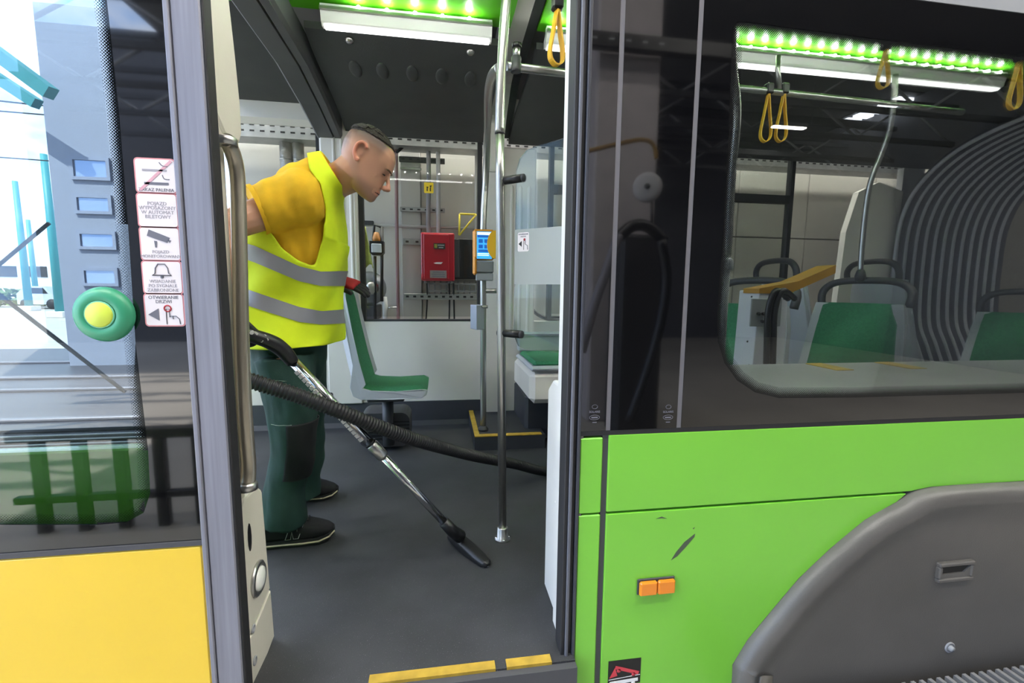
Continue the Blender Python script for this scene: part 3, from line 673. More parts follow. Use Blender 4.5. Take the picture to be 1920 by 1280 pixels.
# glass draught screen
dirg = Vector((.72, -.69, 0)).normalized()
gA = Vector((pb.x, YP, 0))+dirg*.045
def gpt(s, z): return gA+dirg*s+Vector((0, 0, z))
zg0 = P(955, 640, Y=YP).z-.02; zg1 = P(965, 290, Y=YP).z
gs = thing('glass_screen', 'clear glass draught screen with frosted band beside the grab pole', 'glass screen', gpt(0, zg0))
LG = .40
olg = [gpt(0, zg0+.05), gpt(.02, zg0+.01), gpt(.05, zg0), gpt(LG, zg0), gpt(LG, zg1+.03), gpt(.09, zg1+.005), gpt(.045, zg1-.002), gpt(.018, zg1-.025), gpt(.004, zg1-.06)]
nrm = Vector((dirg.y, -dirg.x, 0))
MB().prism(olg, nrm*.006).build('pane', glassmat('screen_glass', '#e6ecea', .035), gs, smooth=False)
m = bpy.data.materials.new('frosted_film'); m.use_nodes = True; t = m.node_tree; t.nodes.clear()
o_ = t.nodes.new('ShaderNodeOutputMaterial'); mx = t.nodes.new('ShaderNodeMixShader'); mx.inputs[0].default_value = .62
tr = t.nodes.new('ShaderNodeBsdfTransparent'); df = t.nodes.new('ShaderNodeBsdfDiffuse'); df.inputs[0].default_value = srgb('#c2c8c6')
t.links.new(tr.outputs[0], mx.inputs[1]); t.links.new(df.outputs[0], mx.inputs[2]); t.links.new(mx.outputs[0], o_.inputs[0])
zf0_, zf1_ = P(990, 533, Y=YP-.03).z, P(990, 432, Y=YP-.03).z
MB().prism([gpt(.002, zf0_)+nrm*.0065, gpt(LG, zf0_)+nrm*.0065, gpt(LG, zf1_)+nrm*.0065, gpt(.002, zf1_)+nrm*.0065], nrm*.0005).build('frosted_band', m, gs)
sc = gpt(.038, P(967, 455, Y=YP-.03).z)+nrm*.0072
def g2(u, v): return sc+dirg*u+Vector((0, 0, v))
s_ = MB().prism([g2(a, b_) for a, b_ in rrect(0, 0, .046, .064, .006)], nrm*.0006).build('sticker', STW, gs, label='small white sticker with arrow and pressing hand')
MB().prism([g2(-.019, -.006)+nrm*.001, g2(-.006, .004)+nrm*.001, g2(-.006, -.016)+nrm*.001], nrm*.0003).build('print', INKB, s_)
MB().lathe(g2(.005, .008)+nrm*.001, nrm, [(0, 0), (.0045, 0), (.0045, .0004), (0, .0004)], 12).build('print', RED, s_)
MB().tube([g2(.002, -.026)+nrm*.001, g2(.002, .004)+nrm*.001, g2(.008, .004)+nrm*.001, g2(.008, -.008)+nrm*.001, g2(.017, -.012)+nrm*.001, g2(.018, -.026)+nrm*.001], .001, 5).build('print', INKB, s_)
text('print', 'OTWIERANIE', g2(0, .026)+nrm*.001, .0066, INK, s_, right=dirg); text('print', 'DRZWI', g2(0, .018)+nrm*.001, .0066, INK, s_, right=dirg)
for py in (339, 624):
    c = P(945, py, Y=YP); a = Vector((pb.x, YP, c.z))
    MB().tube([a-dirg*.022+nrm*.004, a+dirg*.075+nrm*.004], .014, 14).build('clamp', BLACKP, gs)
    MB().lathe(a+dirg*.075+nrm*.004, dirg, [(.014, 0), (.0135, .006), (.008, .009), (0, .01)], 14).build('clamp_cap', DGREY, gs)
# validator pole
vb = P(906, 806, Z=pz); YV = vb.y
vp = thing('ticket_pole', 'slim stainless pole on the podium that carries the ticket validator', 'pole', (vb.x, YV, pz))
vpts = [vb]+[P(x, y, Y=YV) for x, y in ((906, 640), (906, 430), (911, 330))]+[P(914, 250, Y=2.5), P(915, 190, Y=2.2), P(918, 158, Y=2.02), P(925, 138, Y=1.86), P(938, 127, Y=1.68)]
MB().tube(smoothpath(vpts, 4), .0185, 16).build('tube', STEEL, vp)
MB().lathe((vb.x, YV, pz), (0, 0, 1), [(.032, 0), (.032, .012), (.022, .02), (.02, .03)], 18).build('foot', DGREY, vp)
zz = P(906, 545, Y=YV).z; MB().tube([(vb.x, YV, zz), (vb.x+.10, YV+.02, zz)], .014, 10).build('wall_bracket', STEEL, vp)
# validator
va = P(887, 515, Y=YV-.05); vc = P(928, 430, Y=YV-.05)
yv = YV-.05
tv = thing('ticket_validator', 'orange ticket validator with blue touch screen and yellow half-disc', 'validator', ((va.x+vc.x)/2, YV, va.z))
wv = vc.x-va.x
YORG = mat('validator_orange', '#e2952c', .4); YDISC = mat('validator_yellow', '#e8b325', .45)
zm_ = P(905, 487, Y=yv).z
fr = MB(); cx_ = (va.x+vc.x)/2; 
MB().box((va.x, yv, zm_), (vc.x, yv+.06, vc.z), .012).build('housing', YORG, tv)
MB().box((va.x, yv-.004, va.z), (va.x+.022, yv+.05, zm_+.02), .009).build('side_grip', YORG, tv)
sx0, sx1 = P(894, 470, Y=yv).x, P(922, 470, Y=yv).x; sz0, sz1 = P(905, 485, Y=yv).z, P(905, 434, Y=yv).z
scn = mat('validator_screen', '#2f7fd0', .2, emit=.7)
scr = MB().box((sx0, yv-.004, sz0), (sx1, yv+.0, sz1)).build('screen', scn, tv)
scd = mat('screen_dark', '#164a8f', .3, emit=.5); scw = mat('screen_white', '#cfe4f7', .3, emit=.8)
sh = sz1-sz0; sw = sx1-sx0
MB().box((sx0+.003, yv-.0052, sz1-.12*sh), (sx1-.003, yv-.004, sz1-.03*sh)).build('screen_bar', scw, scr)
MB().box((sx0+.003, yv-.0052, sz1-.22*sh), (sx1-.003, yv-.004, sz1-.13*sh)).build('screen_bar', scd, scr)
for r_ in (.28, .48):
    for c_ in (.12, .5): MB().box((sx0+c_*sw, yv-.0052, sz1-(r_+.14)*sh), (sx0+(c_+.28)*sw, yv-.004, sz1-r_*sh)).build('screen_key', scd, scr)
MB().box((sx0+.1*sw, yv-.0052, sz1-.76*sh), (sx0+.75*sw, yv-.004, sz1-.66*sh)).build('screen_key', scd, scr)
for r_ in (.80, .86): MB().box((sx0+.05*sw, yv-.0052, sz1-(r_+.025)*sh), (sx0+.8*sw, yv-.004, sz1-r_*sh)).build('screen_line', scw, scr)
cz_ = (sz0+sz1)/2+.005; rd = (sz1-sz0)*.52; xd = vc.x+.004
MB().prism([(xd, yv-.014, cz_+rd)]+[(xd-.048*math.sin(math.pi*k/16)-.002, yv-.014, cz_+rd*math.cos(math.pi*k/16)) for k in range(1, 16)]+[(xd, yv-.014, cz_-rd)], (0, .012, 0)).build('yellow_half_disc', YDISC, tv)
MB().box((sx0-.002, yv-.002, va.z+.012), (sx1+.012, yv+.055, zm_-.004), .006).build('card_reader', mat('reader_grey', '#77787c', .35), tv)
MB().box((sx0-.003, yv+.004, va.z-.032), (sx1+.010, yv+.05, va.z+.010), .004).build('mounting_block', GREYP, tv)
# grey dispenser box on the ticket pole
d0 = P(882, 618, Y=YV-.03); d1 = P(914, 571, Y=YV-.03)
gb = thing('dispenser_box', 'small pale grey box clamped to the ticket pole', 'box', ((d0.x+d1.x)/2, YV, d0.z))
MB().prism([(d0.x, YV-.02, d0.z+.006), (d0.x, YV-.02, d1.z), (d0.x+.035, YV-.05, d1.z-.004), (d0.x+.035, YV-.05, d0.z)], (.05, .035, 0)).build('body', mat('box_grey_blue', '#a7abbb', .4, metal=.2), gb, bevel=.003)
MB().tube([(vb.x, YV, d1.z-.022), (vb.x, YV, d1.z-.004)], .026, 16).build('clamp_ring', STEEL, gb)
MB().lathe((vb.x-.012, YV-.024, d1.z-.012), (0, -1, 0), [(.006, 0), (.006, .005), (0, .006)], 10).build('clamp_screw', CHROME, gb)
# horizontal handrail at the top right, with connector
h0 = P(950, 124, Y=YP+.03); h1 = P(1075, 139, Y=1.75)
hr = thing('handrail', 'horizontal stainless handrail under the ceiling beside the yellow strap', 'rail', h0)
MB().tube([h0, h1, h1+(h1-h0)*.6], .0145, 14).build('rail', STEEL, hr)
k0 = P(967, 132, Y=YP+.02); k1 = P(969, 88, Y=YP+.03)
MB().tube([k0-Vector((0, 0, .006)), k0, k0+(k1-k0)*.55], .017, 14).build('connector', DGREY, hr)
MB().tube([k0+(k1-k0)*.5, k1], .012, 12).build('connector_pin', STEEL, hr)
MB().lathe(k1, (0, 0, 1), [(.015, -.004), (.017, 0), (.017, .01), (0, .011)], 12).build('connector_cap', BLACKP, hr)
# straps
def strap(label, top, bottom, halfw, group=None, yaw=0.0, m=STRAPY, wid=.014):
    t_ = thing('hand_strap', label, 'strap', top, group)
    L_ = (top-bottom).z; pts = []
    e = Vector((math.cos(yaw), math.sin(yaw), 0)); nn = Vector((-e.y, e.x, 0))
    prof = [(.0, 0), (.15, -.12), (.55, -.45), (.95, -.75), (.85, -.92), (.0, -1.0), (-.85, -.92), (-.95, -.75), (-.55, -.45), (-.15, -.12)]
    lp = smoothpath([top+e*(halfw*a)+Vector((0, 0, L_*b_)) for a, b_ in prof+prof[:1]], 4)
    rows = []
    n = len(lp)
    for i in range(n):
        tt = (lp[min(i+1, n-1)]-lp[max(i-1, 0)]).normalized(); k = tt.cross(nn).normalized()
        rows.append([lp[i]+nn*wid+k*.0025, lp[i]-nn*wid+k*.0025, lp[i]-nn*wid-k*.0025, lp[i]+nn*wid-k*.0025])
    MB().rings(rows, False, False).build('loop', m, t_, smooth=False)
    MB().box(top+Vector((-.018, -.018, -.012)), top+Vector((.018, .018, .035)), .006).build('clip', BLACKP, t_)
    return t_
strap('yellow hand strap hanging from the ceiling in the doorway', P(1045, 12, Y=1.55), P(1040, 122, Y=1.55), .026, yaw=.35, wid=.011)
for lab, a, b_, Y_ in (('left one of the yellow strap pair behind the tinted window', (1441, 172), (1435, 266), 2.0), ('right one of the yellow strap pair behind the tinted window', (1470, 172), (1464, 266), 2.0), ('yellow strap hanging by the curved seat pole behind the window', (1662, 88), (1655, 166), 1.9), ('yellow strap at the right end of the tinted window', (1912, 110), (1896, 205), 1.8)):
    strap(lab, P(*a, Y=Y_), P(*b_, Y=Y_), .024, yaw=-.2, wid=.011)
r0 = P(1376, 164, Y=2.0); r1 = P(1690, 198, Y=2.0)
hr2 = thing('handrail', 'horizontal handrail behind the tinted side window carrying straps', 'rail', r0)
MB().tube([r0, r1, r1+(r1-r0)*.4], .014, 12).build('rail', STEEL, hr2)
ct = P(1458, 130, Y=2.0); MB().tube([P(1462, 168, Y=2.0), ct, ct+Vector((0, 0, .06))], .011, 10).build('hanger', STEEL, hr2)
# near-window grab pole
gp2 = thing('grab_pole', 'grab pole just inside the left edge of the tinted window', 'pole', P(1362, 500, Y=1.45))
MB().tube(smoothpath([P(1372, 30, Y=1.35), P(1374, 120, Y=1.38), P(1382, 215, Y=1.42), P(1372, 330, Y=1.45), P(1363, 490, Y=1.45)], 5), .0125, 14).build('tube', STEEL, gp2)
MB().tube([P(1363, 495, Y=1.45), Vector((P(1363, 500, Y=1.45).x, 1.45, P(1600, 738, Y=YO+.06).z))], .012, 10).build('stub', GREYP, gp2)
MB().lathe(P(1363, 500, Y=1.45), (0, 0, 1), [(.019, -.012), (.021, 0), (.019, .022), (.013, .03)], 14).build('socket', GREYP, gp2)
# ------------------------------------------------------------------ seats
def make_seat(name, label, group, pedestal=True, handle=False):
    t_ = thing(name, label, 'seat', (0, 0, 0), group)
    outl = [(-.055, .93, .17), (-.05, .84, .185), (-.02, .66, .20), (.01, .50, .21), (.035, .37, .215), (.05, .325, .215), (.09, .305, .215), (.25, .30, .215), (.40, .305, .21), (.425, .32, .20)]
    inn = [(-.025, .935, .17), (-.015, .84, .185), (.015, .67, .20), (.045, .52, .21), (.075, .40, .215), (.10, .365, .215), (.14, .352, .215), (.26, .345, .215), (.40, .352, .21), (.428, .345, .20)]
    def lat(fr): return [(a, fr*w, z) for a, z, w in outl]+[(a, fr*w, z) for a, z, w in reversed(inn)]
    rows = [lat(f) for f in (-1, -.97, -.5, 0, .5, .97, 1)]
    def bow(rows, amt):  # sides of the shell wrap forward a little
        out = []
        for row, f in zip(rows, (-1, -.97, -.5, 0, .5, .97, 1)):
            out.append([(a+amt*(f*f-.3)*.06 if z > .38 else a, y, z+(amt*(f*f-.3)*.02 if z < .38 else 0)) for a, y, z in row])
        return out
    MB().rings([[Vector(v) for v in r] for r in bow(rows, 1)]).build('shell', SEATF, t_, bevel=.004)
    bp = [(a, z, w*.86) for a, z, w in inn[:6]]
    fs = (-1, -.8, -.4, 0, .4, .8, 1)
    def padrow(a, z, w, n, th): return [(a+n[0]*(th if abs(f) < 1 else .0)+(.06*(f*f*.74-.3) if z > .38 else 0), f*w, z+n[1]*(th if abs(f) < 1 else 0)+(.02*(f*f*.74-.3) if z <= .38 else 0)) for f in fs]
    r_ = [padrow(a, z, w, (.98, .2), th) for (a, z, w), th in zip(bp, (.003, .016, .02, .02, .02, .018))]
    MB().grid(r_).build('backrest_pad', SEATG, t_, recalc=False)
    sp_ = [(a, z, w*.88) for a, z, w in inn[5:]]
    r_ = [padrow(a, z, w, (.0, 1), th) for (a, z, w), th in zip(sp_, (.02, .02, .02, .02, .002))]
    MB().grid(r_).build('seat_pad', SEATG, t_, recalc=False)
    if pedestal:
        MB().cyl((.20, 0, 0), (.20, 0, .30), .032, seg=18).build('pedestal', DGREY, t_)
        MB().box((.10, -.10, .275), (.30, .10, .302), .006).build('mounting_plate', DGREY, t_)
    if handle:
        MB().tube(smoothpath([(-.045, -.17, .92), (-.055, -.172, .99), (-.058, -.12, 1.035), (-.06, 0, 1.045), (-.058, .12, 1.035), (-.055, .172, .99), (-.045, .17, .92)], 4), .017, 10).build('top_handle', DGREY, t_)
    return t_
sA = P(655, 790, Z=0); ya = 2.62
seat0 = make_seat('tram_seat', 'green tram seat on a pedestal behind the worker, facing right', 'tram seats')
xs_ = P(650, 700, Y=ya-.2).x
seat0.location = (xs_-.02, ya, .045); 
# vent box under the seat
v0 = P(664, 784, Y=ya); v1 = P(760, 732, Y=ya)
vt = thing('floor_heater', 'dark heater box with vent grilles under the seat', 'heater', ((v0.x+v1.x)/2, ya, 0))
MB().prism(*plate(rrect((v0.x+v1.x)/2+.02, .125, v1.x-v0.x, .2, .05), ya+.02, .2)).build('body', DGREY, vt)
for a in (0, 1):
    x_ = v0.x+.05+a*.155
    for k in range(6): MB().box((x_, ya+.014, .07+k*.02), (x_+.10, ya+.02, .078+k*.02)).build('grille_slat', BLACKP, vt)
hs = make_seat('tram_seat', 'x', 'tram seats', False, True)
spec = [('green seat cut off by the left edge of the tinted window, facing left', 1400, 2.15, math.pi), ('grey-framed seat back beside the white cleaning machine', 1462, 2.7, 0), ('green seat with curved pole above it, centre of the tinted window', 1606, 2.15, math.pi), ('seat seen from behind, back to back with the centre green seat', 1640, 2.7, 0), ('green seat at the far right of the tinted window', 1925, 2.1, math.pi)]
HS = []
for k, (lab, px, Y_, rz) in enumerate(spec):
    s_ = hs if k == 0 else copy_tree(hs)
    s_['label'] = lab; zt_ = P(px, 527, Y=Y_).z if k != 4 else P(px, 548, Y=Y_).z
    p = P(px, 600, Y=Y_); s_.location = (p.x, Y_, zt_-1.04); s_.rotation_euler = (0, 0, rz+(.38 if rz else -.1)); s_.location.z = zt_-1.04*(1.12 if rz else 1)
    if rz: s_.scale = (1.1, 1.2, 1.12)
    HS.append(s_)
cp = thing('grab_pole', 'curved grab pole rising from the centre green seat', 'pole', P(1613, 518, Y=2.1))
MB().tube(smoothpath([P(1613, 512, Y=2.1), P(1618, 440, Y=2.1), P(1630, 350, Y=2.08), P(1652, 290, Y=2.05), P(1668, 245, Y=2.02), P(1676, 190, Y=2.0), P(1679, 140, Y=2.0)], 5), .0125, 12).build('tube', STEEL, cp)
MB().lathe(P(1613, 518, Y=2.1), (0, 0, 1), [(.012, -.03), (.022, -.02), (.026, .0), (.02, .025), (.014, .035)], 14).build('socket', DGREY, cp)
# seat bench right of the portal (behind the screen)
c0 = P(985, 690, Y=2.6); c1 = P(1060, 668, Y=2.95)
bs = thing('bench_seat', 'green bench cushion on a white box behind the glass screen', 'seat', (c0.x+.2, 2.6, .3))
zc = P(1000, 694, Y=2.45).z
MB().box((c0.x, 2.45, .30), (c0.x+.65, YF-.12, zc-.01), .03).build('white_box', WALLW, bs)
MB().box((c0.x+.0, 2.44, zc-.008), (c0.x+.62, YF-.2, zc+.022), .012).build('cushion_tray', SEATF, bs)
MB().box((c0.x+.02, 2.47, zc+.012), (c0.x+.60, YF-.22, zc+.045), .02).build('cushion', SEATG, bs)
# ------------------------------------------------------------------ inside of the right section
zi = P(1600, 738, Y=YO+.06).z
lg = sroot('trim_7', 'grey ledge along the inside of the tinted window', 'ledge')
MB().box((.86, YO+.055, .3), (3.2, 1.62, zi+.0), .01).build('ledge_box', GREYP, lg)
pd = sroot('trim_8', 'grey seat podium behind the tinted window', 'podium')
zs_ = P(1650, 690, Y=2.2).z
MB().box((.95, 1.64, 0), (3.1, YF-.02, zs_-.12), .02).build('podium_block', GREYP, pd)
# yellow marks on the podium front
for a, b_ in ((1500, 1530), (1628, 1668)):
    p = P(a, 712, Y=1.62); MB().box((p.x, 1.45, zi), (p.x+.07, 1.6, zi+.003)).build('yellow_pad', SAFETY, lg)
# white portal panel before the articulation
pn = sroot('trim_9', 'pale curved wall panel next to the grey bellows', 'panel')
xq0, xq1 = P(1578, 500, Y=YF-.03).x, P(1672, 500, Y=YF-.03).x
MB().prism([(xq0-.05, YF-.04, .3), (xq1-.06, YF-.04, .3), (xq1, YF-.04, 1.3), (xq1+.02, YF-.04, 1.72), (xq0+.25, YF-.04, 1.78), (xq0+.08, YF-.04, 1.7), (xq0, YF-.04, 1.4)], (0, .05, 0)).build('panel', WALLW, pn)
MB().box((xq1+.03, YF-.02, .2), (xq1+.22, YF+.03, 1.9)).build('grey_panel', GREYP, pn)
# bellows
bl = thing('bellows', 'grey ribbed articulation bellows behind the tinted window', 'bellows', (3.4, 2.2, 0))
BLM = mat('bellows_fabric', '#5b5b66', .7); BLR = mat('bellows_rib', '#b9b9c2', .5)
xr0 = P(1668, 690, Y=YF-.15).x
for k in range(12):
    x_ = xr0+k*.085
    pp = smoothpath([(x_-.02, YF-.30, .35), (x_-.03, YF-.22, .55), (x_, YF-.12, .75), (x_, YF-.10, 1.2), (x_, YF-.12, 1.5), (x_, YF-.22, 1.72), (x_, YF-.45, 1.9), (x_, YF-.8, 1.99), (x_, 1.9, 2.0), (x_, 1.3, 1.9)], 4)
    MB().tube(pp, .013, 8).build('rib', BLR, bl)
    rows = []
    for p in pp: rows.append([p+Vector((.012, .0, 0)), p+Vector((.042, .05, .035 if p.z > 1.7 else 0)), p+Vector((.072, 0, 0))])
    MB().grid(rows).build('fold', BLM, bl)
# white cleaning machine
m0 = P(1400, 716, Y=1.72); m1 = P(1480, 545, Y=1.72)
cm = thing('cleaning_machine', 'white cleaning machine with orange bands and grey control plate behind the window', 'machine', ((m0.x+m1.x)/2, 1.75, zs_-.12))
MB().prism([(m0.x, 1.70, zs_-.12), (m1.x-.01, 1.70, zs_-.12), (m1.x-.02, 1.70, m1.z), (m0.x+.015, 1.70, m1.z)], (0, .13, 0)).build('cabinet', mat('machine_white', '#c9c9d0', .4), cm, bevel=.004)
OR2 = mat('machine_orange', '#a67a2a', .5)
MB().box((m0.x-.003, 1.697, m0.z), (m1.x-.008, 1.835, m0.z+.045)).build('orange_band', OR2, cm)
MB().prism([(m0.x+.01, 1.697, m1.z-.012), (m1.x-.018, 1.697, m1.z-.012), (m1.x+.19, 1.697, m1.z+.075), (m1.x+.19, 1.697, m1.z+.11), (m1.x+.02, 1.697, m1.z+.04), (m0.x+.01, 1.697, m1.z+.008)], (0, .10, 0)).build('orange_lid', OR2, cm)
k0 = P(1407, 612, Y=1.69); k1 = P(1468, 560, Y=1.69)
MB().box((k0.x, 1.692, k0.z), (k1.x, 1.70, k1.z), .002).build('control_plate', GREYP, cm)
for a, b_ in ((1421, 588), (1430, 588), (1444, 588), (1428, 602)): MB().lathe(P(a, b_, Y=1.692), (0, -1, 0), [(.007, 0), (.007, .01), (.004, .014), (0, .014)], 10).build('knob', BLACKP, cm)
for a, b_ in ((1409, 556), (1470, 560), (1404, 684), (1468, 694), (1401, 640)): MB().lathe(P(a, b_, Y=1.699), (0, -1, 0), [(.004, 0), (.004, .002), (0, .003)], 8).build('screw', DGREY, cm)
for dx in (0, 12): MB().tube(smoothpath([P(1478+dx, 560, Y=1.65), P(1455+dx, 545, Y=1.62), P(1441+dx, 580, Y=1.62), P(1438+dx, 640, Y=1.62), P(1436+dx, 720, Y=1.63)], 5), .012, 8).build('hose', BLACKP, cm)
# ------------------------------------------------------------------ depot behind the vehicle
dw = sroot('wall_depot', 'pale depot wall panels behind the tram', 'wall')
MB().box((-1.6, YW+.03, ZG), (9, YW+.3, 5.2)).build('wall_core', mat('joint_dark', '#6d6a66', .8), dw)
x_ = -1.6; k = 0
while x_ < 5.2:
    w_ = .72
    for z0, z1 in ((ZG, .55), (.56, 1.44), (1.45, 3.2)): MB().box((x_+.003, YW, z0), (x_+w_-.003, YW+.04, z1), .004).build('panel', CONC, dw)
    x_ += w_
px_ = P(745, 400, Y=YW-.03)
# wide flat pilaster strip behind the cabinet
a = P(752, 400, Y=YW-.03).x; b_ = P(789, 400, Y=YW-.03).x
MB().box((a, YW-.04, ZG), (b_, YW, 3.2), .004).build('pilaster', mat('pale_pilaster', '#bdbab6', .7), dw)
def bar(name, label, x0, y0, x1, y1, Y, h, d, m, cat='bracket', group='slotted mounting rails on the depot wall', slots=True):
    A = P(x0, y0, Y=Y); B = P(x1, y1, Y=Y); t_ = thing(name, label, cat, A, group)
    z = (A.z+B.z)/2
    MB().box((A.x, Y, z-h/2), (B.x, Y+d, z+h/2), .003).build('rail_body', m, t_)
    if slots:
        n = max(2, int((B.x-A.x)/.055)); s_ = MB()
        for j in range(n):
            xx = A.x+(j+.3)*(B.x-A.x)/n; s_.box((xx, Y-.001, z-h*.16), (xx+.024, Y+.001, z+h*.16))
        s_.build('slots', BLACKP, t_)['kind'] = 'stuff'
    return t_
bar('mounting_rail', 'upper dark mounting rail holding the two conduits', 748, 297, 834, 302, YW-.09, .04, .03, DGREY)
bar('mounting_rail', 'middle slotted rail above the red cabinet', 750, 391, 834, 395, YW-.09, .035, .03, GALV)
bar('mounting_rail', 'short slotted rail left of the red cabinet', 755, 452, 792, 454, YW-.07, .05, .03, GALV)
bar('mounting_rail', 'long slotted rail under the red cabinet', 757, 555, 904, 557, YW-.10, .05, .03, GALV)
bar('mounting_rail', 'small dark bracket bar near the head', 680, 417, 700, 418, YW-.09, .035, .03, DGREY, slots=False)
bar('mounting_rail', 'thin round bar left of the conduits', 750, 315, 790, 316, YW-.08, .018, .02, GALV, slots=False)
# cable tray
tA = P(380, 228, Y=3.72); tB = P(1010, 280, Y=3.72)
ctr = thing('cable_tray', 'perforated galvanised cable tray running across behind the windows', 'cable tray', (0, 3.72, tA.z))
zt0 = (tA.z+tB.z)/2
MB().box((tA.x, 3.72, zt0-.055), (4.4, 3.725, zt0+.055)).build('side_wall', GALV, ctr)
MB().box((tA.x, 3.725, zt0-.055), (4.4, 3.90, zt0-.05)).build('tray_bottom', GALV, ctr)
s_ = MB()
for j in range(86):
    for dz in (.03, -.012): s_.box((tA.x+.03+j*.07, 3.718, zt0+dz-.006), (tA.x+.062+j*.07, 3.721, zt0+dz+.006))
s_.build('slots', BLACKP, ctr)['kind'] = 'stuff'
# lagged silver pipes
LAG = mat('silver_lagging', '#b0aea8', .4, metal=.75, bump=.6, bscale=40, var=.15, vscale=12)
for k, (pxx, r_, lab) in enumerate(((537, .046, 'left of the two silver lagged pipes behind the worker'), (560, .042, 'right of the two silver lagged pipes behind the worker'))):
    p = P(pxx, 300, Y=3.84); t_ = thing('lagged_pipe', lab, 'pipe', (p.x, 3.84, ZG), 'silver lagged pipes')
    MB().cyl((p.x, 3.84, ZG), (p.x, 3.84, 3.2), r_, seg=20).build('pipe', LAG, t_)
    for z in (.7, 1.25, 1.9): MB().cyl((p.x, 3.84, z), (p.x, 3.84, z+.012), r_+.002, seg=20).build('band', STEEL, t_)
# conduits, red pipe, pale pipes
def pipe(label, pts, r_, m, name='conduit', cat='pipe', group=None):
    t_ = MB().tube(smoothpath([P(a, b_, Y=Y_) for a, b_, Y_ in pts], 3), r_, 10).build(name, m); return tag(t_, label, cat, group)
pipe('left grey conduit dropping into the red cabinet', [(803, 268, 3.85), (804, 340, 3.85), (803, 420, 3.85), (807, 442, 3.85)], .018, mat('conduit_grey', '#8c8b90', .5))
pipe('right pale conduit dropping into the red cabinet', [(821, 270, 3.85), (822, 340, 3.85), (822, 415, 3.85), (822, 442, 3.85)], .017, mat('conduit_pale', '#b2b0b4', .5))
pipe('slim dull red pipe left of the red cabinet', [(743, 262, 3.85), (744, 420, 3.85), (747, 610, 3.85), (748, 720, 3.85)], .014, mat('dull_red_pipe', '#8d6d72', .5))
pipe('white pipe running down beside the ticket pole', [(893, 270, 3.86), (893, 440, 3.86)], .013, mat('white_pipe', '#c4c2bf', .5))
pipe('horizontal white pipe at shoulder height on the depot wall', [(678, 420, 3.9), (760, 424, 3.9), (905, 428, 3.9)], .013, mat('white_pipe', '#c4c2bf', .5))
for i, (pxx, lab) in enumerate(((800, 'left thin black cable below the red cabinet'), (842, 'middle thin black cable below the red cabinet'), (850, 'right thin black cable below the red cabinet'))):
    pipe(lab, [(pxx, 524, 3.84), (pxx+1, 560, 3.86), (pxx-2+i*2, 620, 3.88), (pxx, 700, 3.88)], .007, BLACKP, 'cable', 'cable')
pipe('thick dark cable looping from the tray next to the head', [(762, 262, 3.8), (758, 272, 3.8), (748, 282, 3.8), (744, 285, 3.82)], .012, BLACKP, 'cable', 'cable')
# red cabinet
r0 = P(790, 526, Y=3.72); r1 = P(852, 437, Y=3.72)
rc = thing('red_cabinet', 'bright red electrical cabinet on the depot wall', 'cabinet', ((r0.x+r1.x)/2, 3.8, r0.z))
REDC = mat('cabinet_red', '#b3202e', .25, coat=.4)
MB().box((r0.x, 3.72, r0.z), (r1.x, 3.92, r1.z), .008).build('body', REDC, rc)
MB().box((r0.x+.02, 3.712, r0.z+.012), (r1.x-.045, 3.722, r1.z-.012), .004).build('door', REDC, rc)
p = P(824, 462, Y=3.712); MB().box((p.x-.045, 3.708, p.z-.02), (p.x+.045, 3.713, p.z+.025)).build('type_plate', mat('plate_black', '#2c2b25', .4), rc)
MB().box((p.x-.040, 3.707, p.z-.012), (p.x-.018, 3.709, p.z+.018)).build('plate_mark', mat('plate_yellow', '#a09a35', .4), rc)
for dz, wl_ in ((.010, .026), (-.008, .018)): MB().box((p.x+.012-wl_, 3.7065, p.z+dz-.004), (p.x+.012+wl_, 3.7085, p.z+dz+.004)).build('print_line', INKL, rc)
p = P(821, 493, Y=3.712); MB().prism([(p.x-.035, 3.708, p.z), (p.x-.01, 3.708, p.z+.006), (p.x+.04, 3.708, p.z+.008), (p.x+.025, 3.708, p.z-.008), (p.x-.02, 3.708, p.z-.006)], (0, .004, 0)).build('torn_label', STW, rc)
p = P(823, 514, Y=3.712); MB().box((p.x-.07, 3.708, p.z-.03), (p.x+.06, 3.713, p.z+.03)).build('rating_plate', mat('plate_grey', '#9b8f8c', .4), rc)
for dz, wl_ in ((.016, .045), (.0, .052), (-.016, .05)): MB().box((p.x-.004-wl_, 3.7065, p.z+dz-.003), (p.x-.004+wl_, 3.7085, p.z+dz+.003)).build('print_line', INK, rc)
for q_ in (798, 842, 849): p = P(q_, 526, Y=3.76); MB().cyl((p.x, 3.78, p.z-.02), (p.x, 3.78, p.z+.004), .012, seg=10).build('cable_gland', GREYP, rc)
k0 = P(853, 527, Y=3.78); k1 = P(906, 448, Y=3.78)
bc = thing('black_cabinet', 'matt black cabinet right of the red one', 'cabinet', (k0.x, 3.8, k0.z))
MB().box((k0.x, 3.80, k0.z+.02), (k1.x+.02, 3.93, k1.z), .006).build('body', BLACKP, bc)
MB().box((k0.x-.01, 3.74, k0.z+.03), (k0.x+.035, 3.90, k1.z-.01), .004).build('side_box', DGREY, bc)
# grille under cabinet
g0 = P(804, 550, Y=3.86); g1 = P(892, 528, Y=3.86)
gr = thing('cable_grid', 'small galvanised cable grid under the cabinets', 'grid', g0)
for j in range(9):
    xx = g0.x+j*(g1.x-g0.x)/8; MB().cyl((xx, 3.87, g0.z), (xx, 3.87, g1.z), .006, seg=6).build('grid_bar', GALV, gr)
for z in (g0.z+.02, g1.z-.02): MB().box((g0.x, 3.862, z-.008), (g1.x, 3.88, z+.008)).build('grid_rail', GALV, gr)
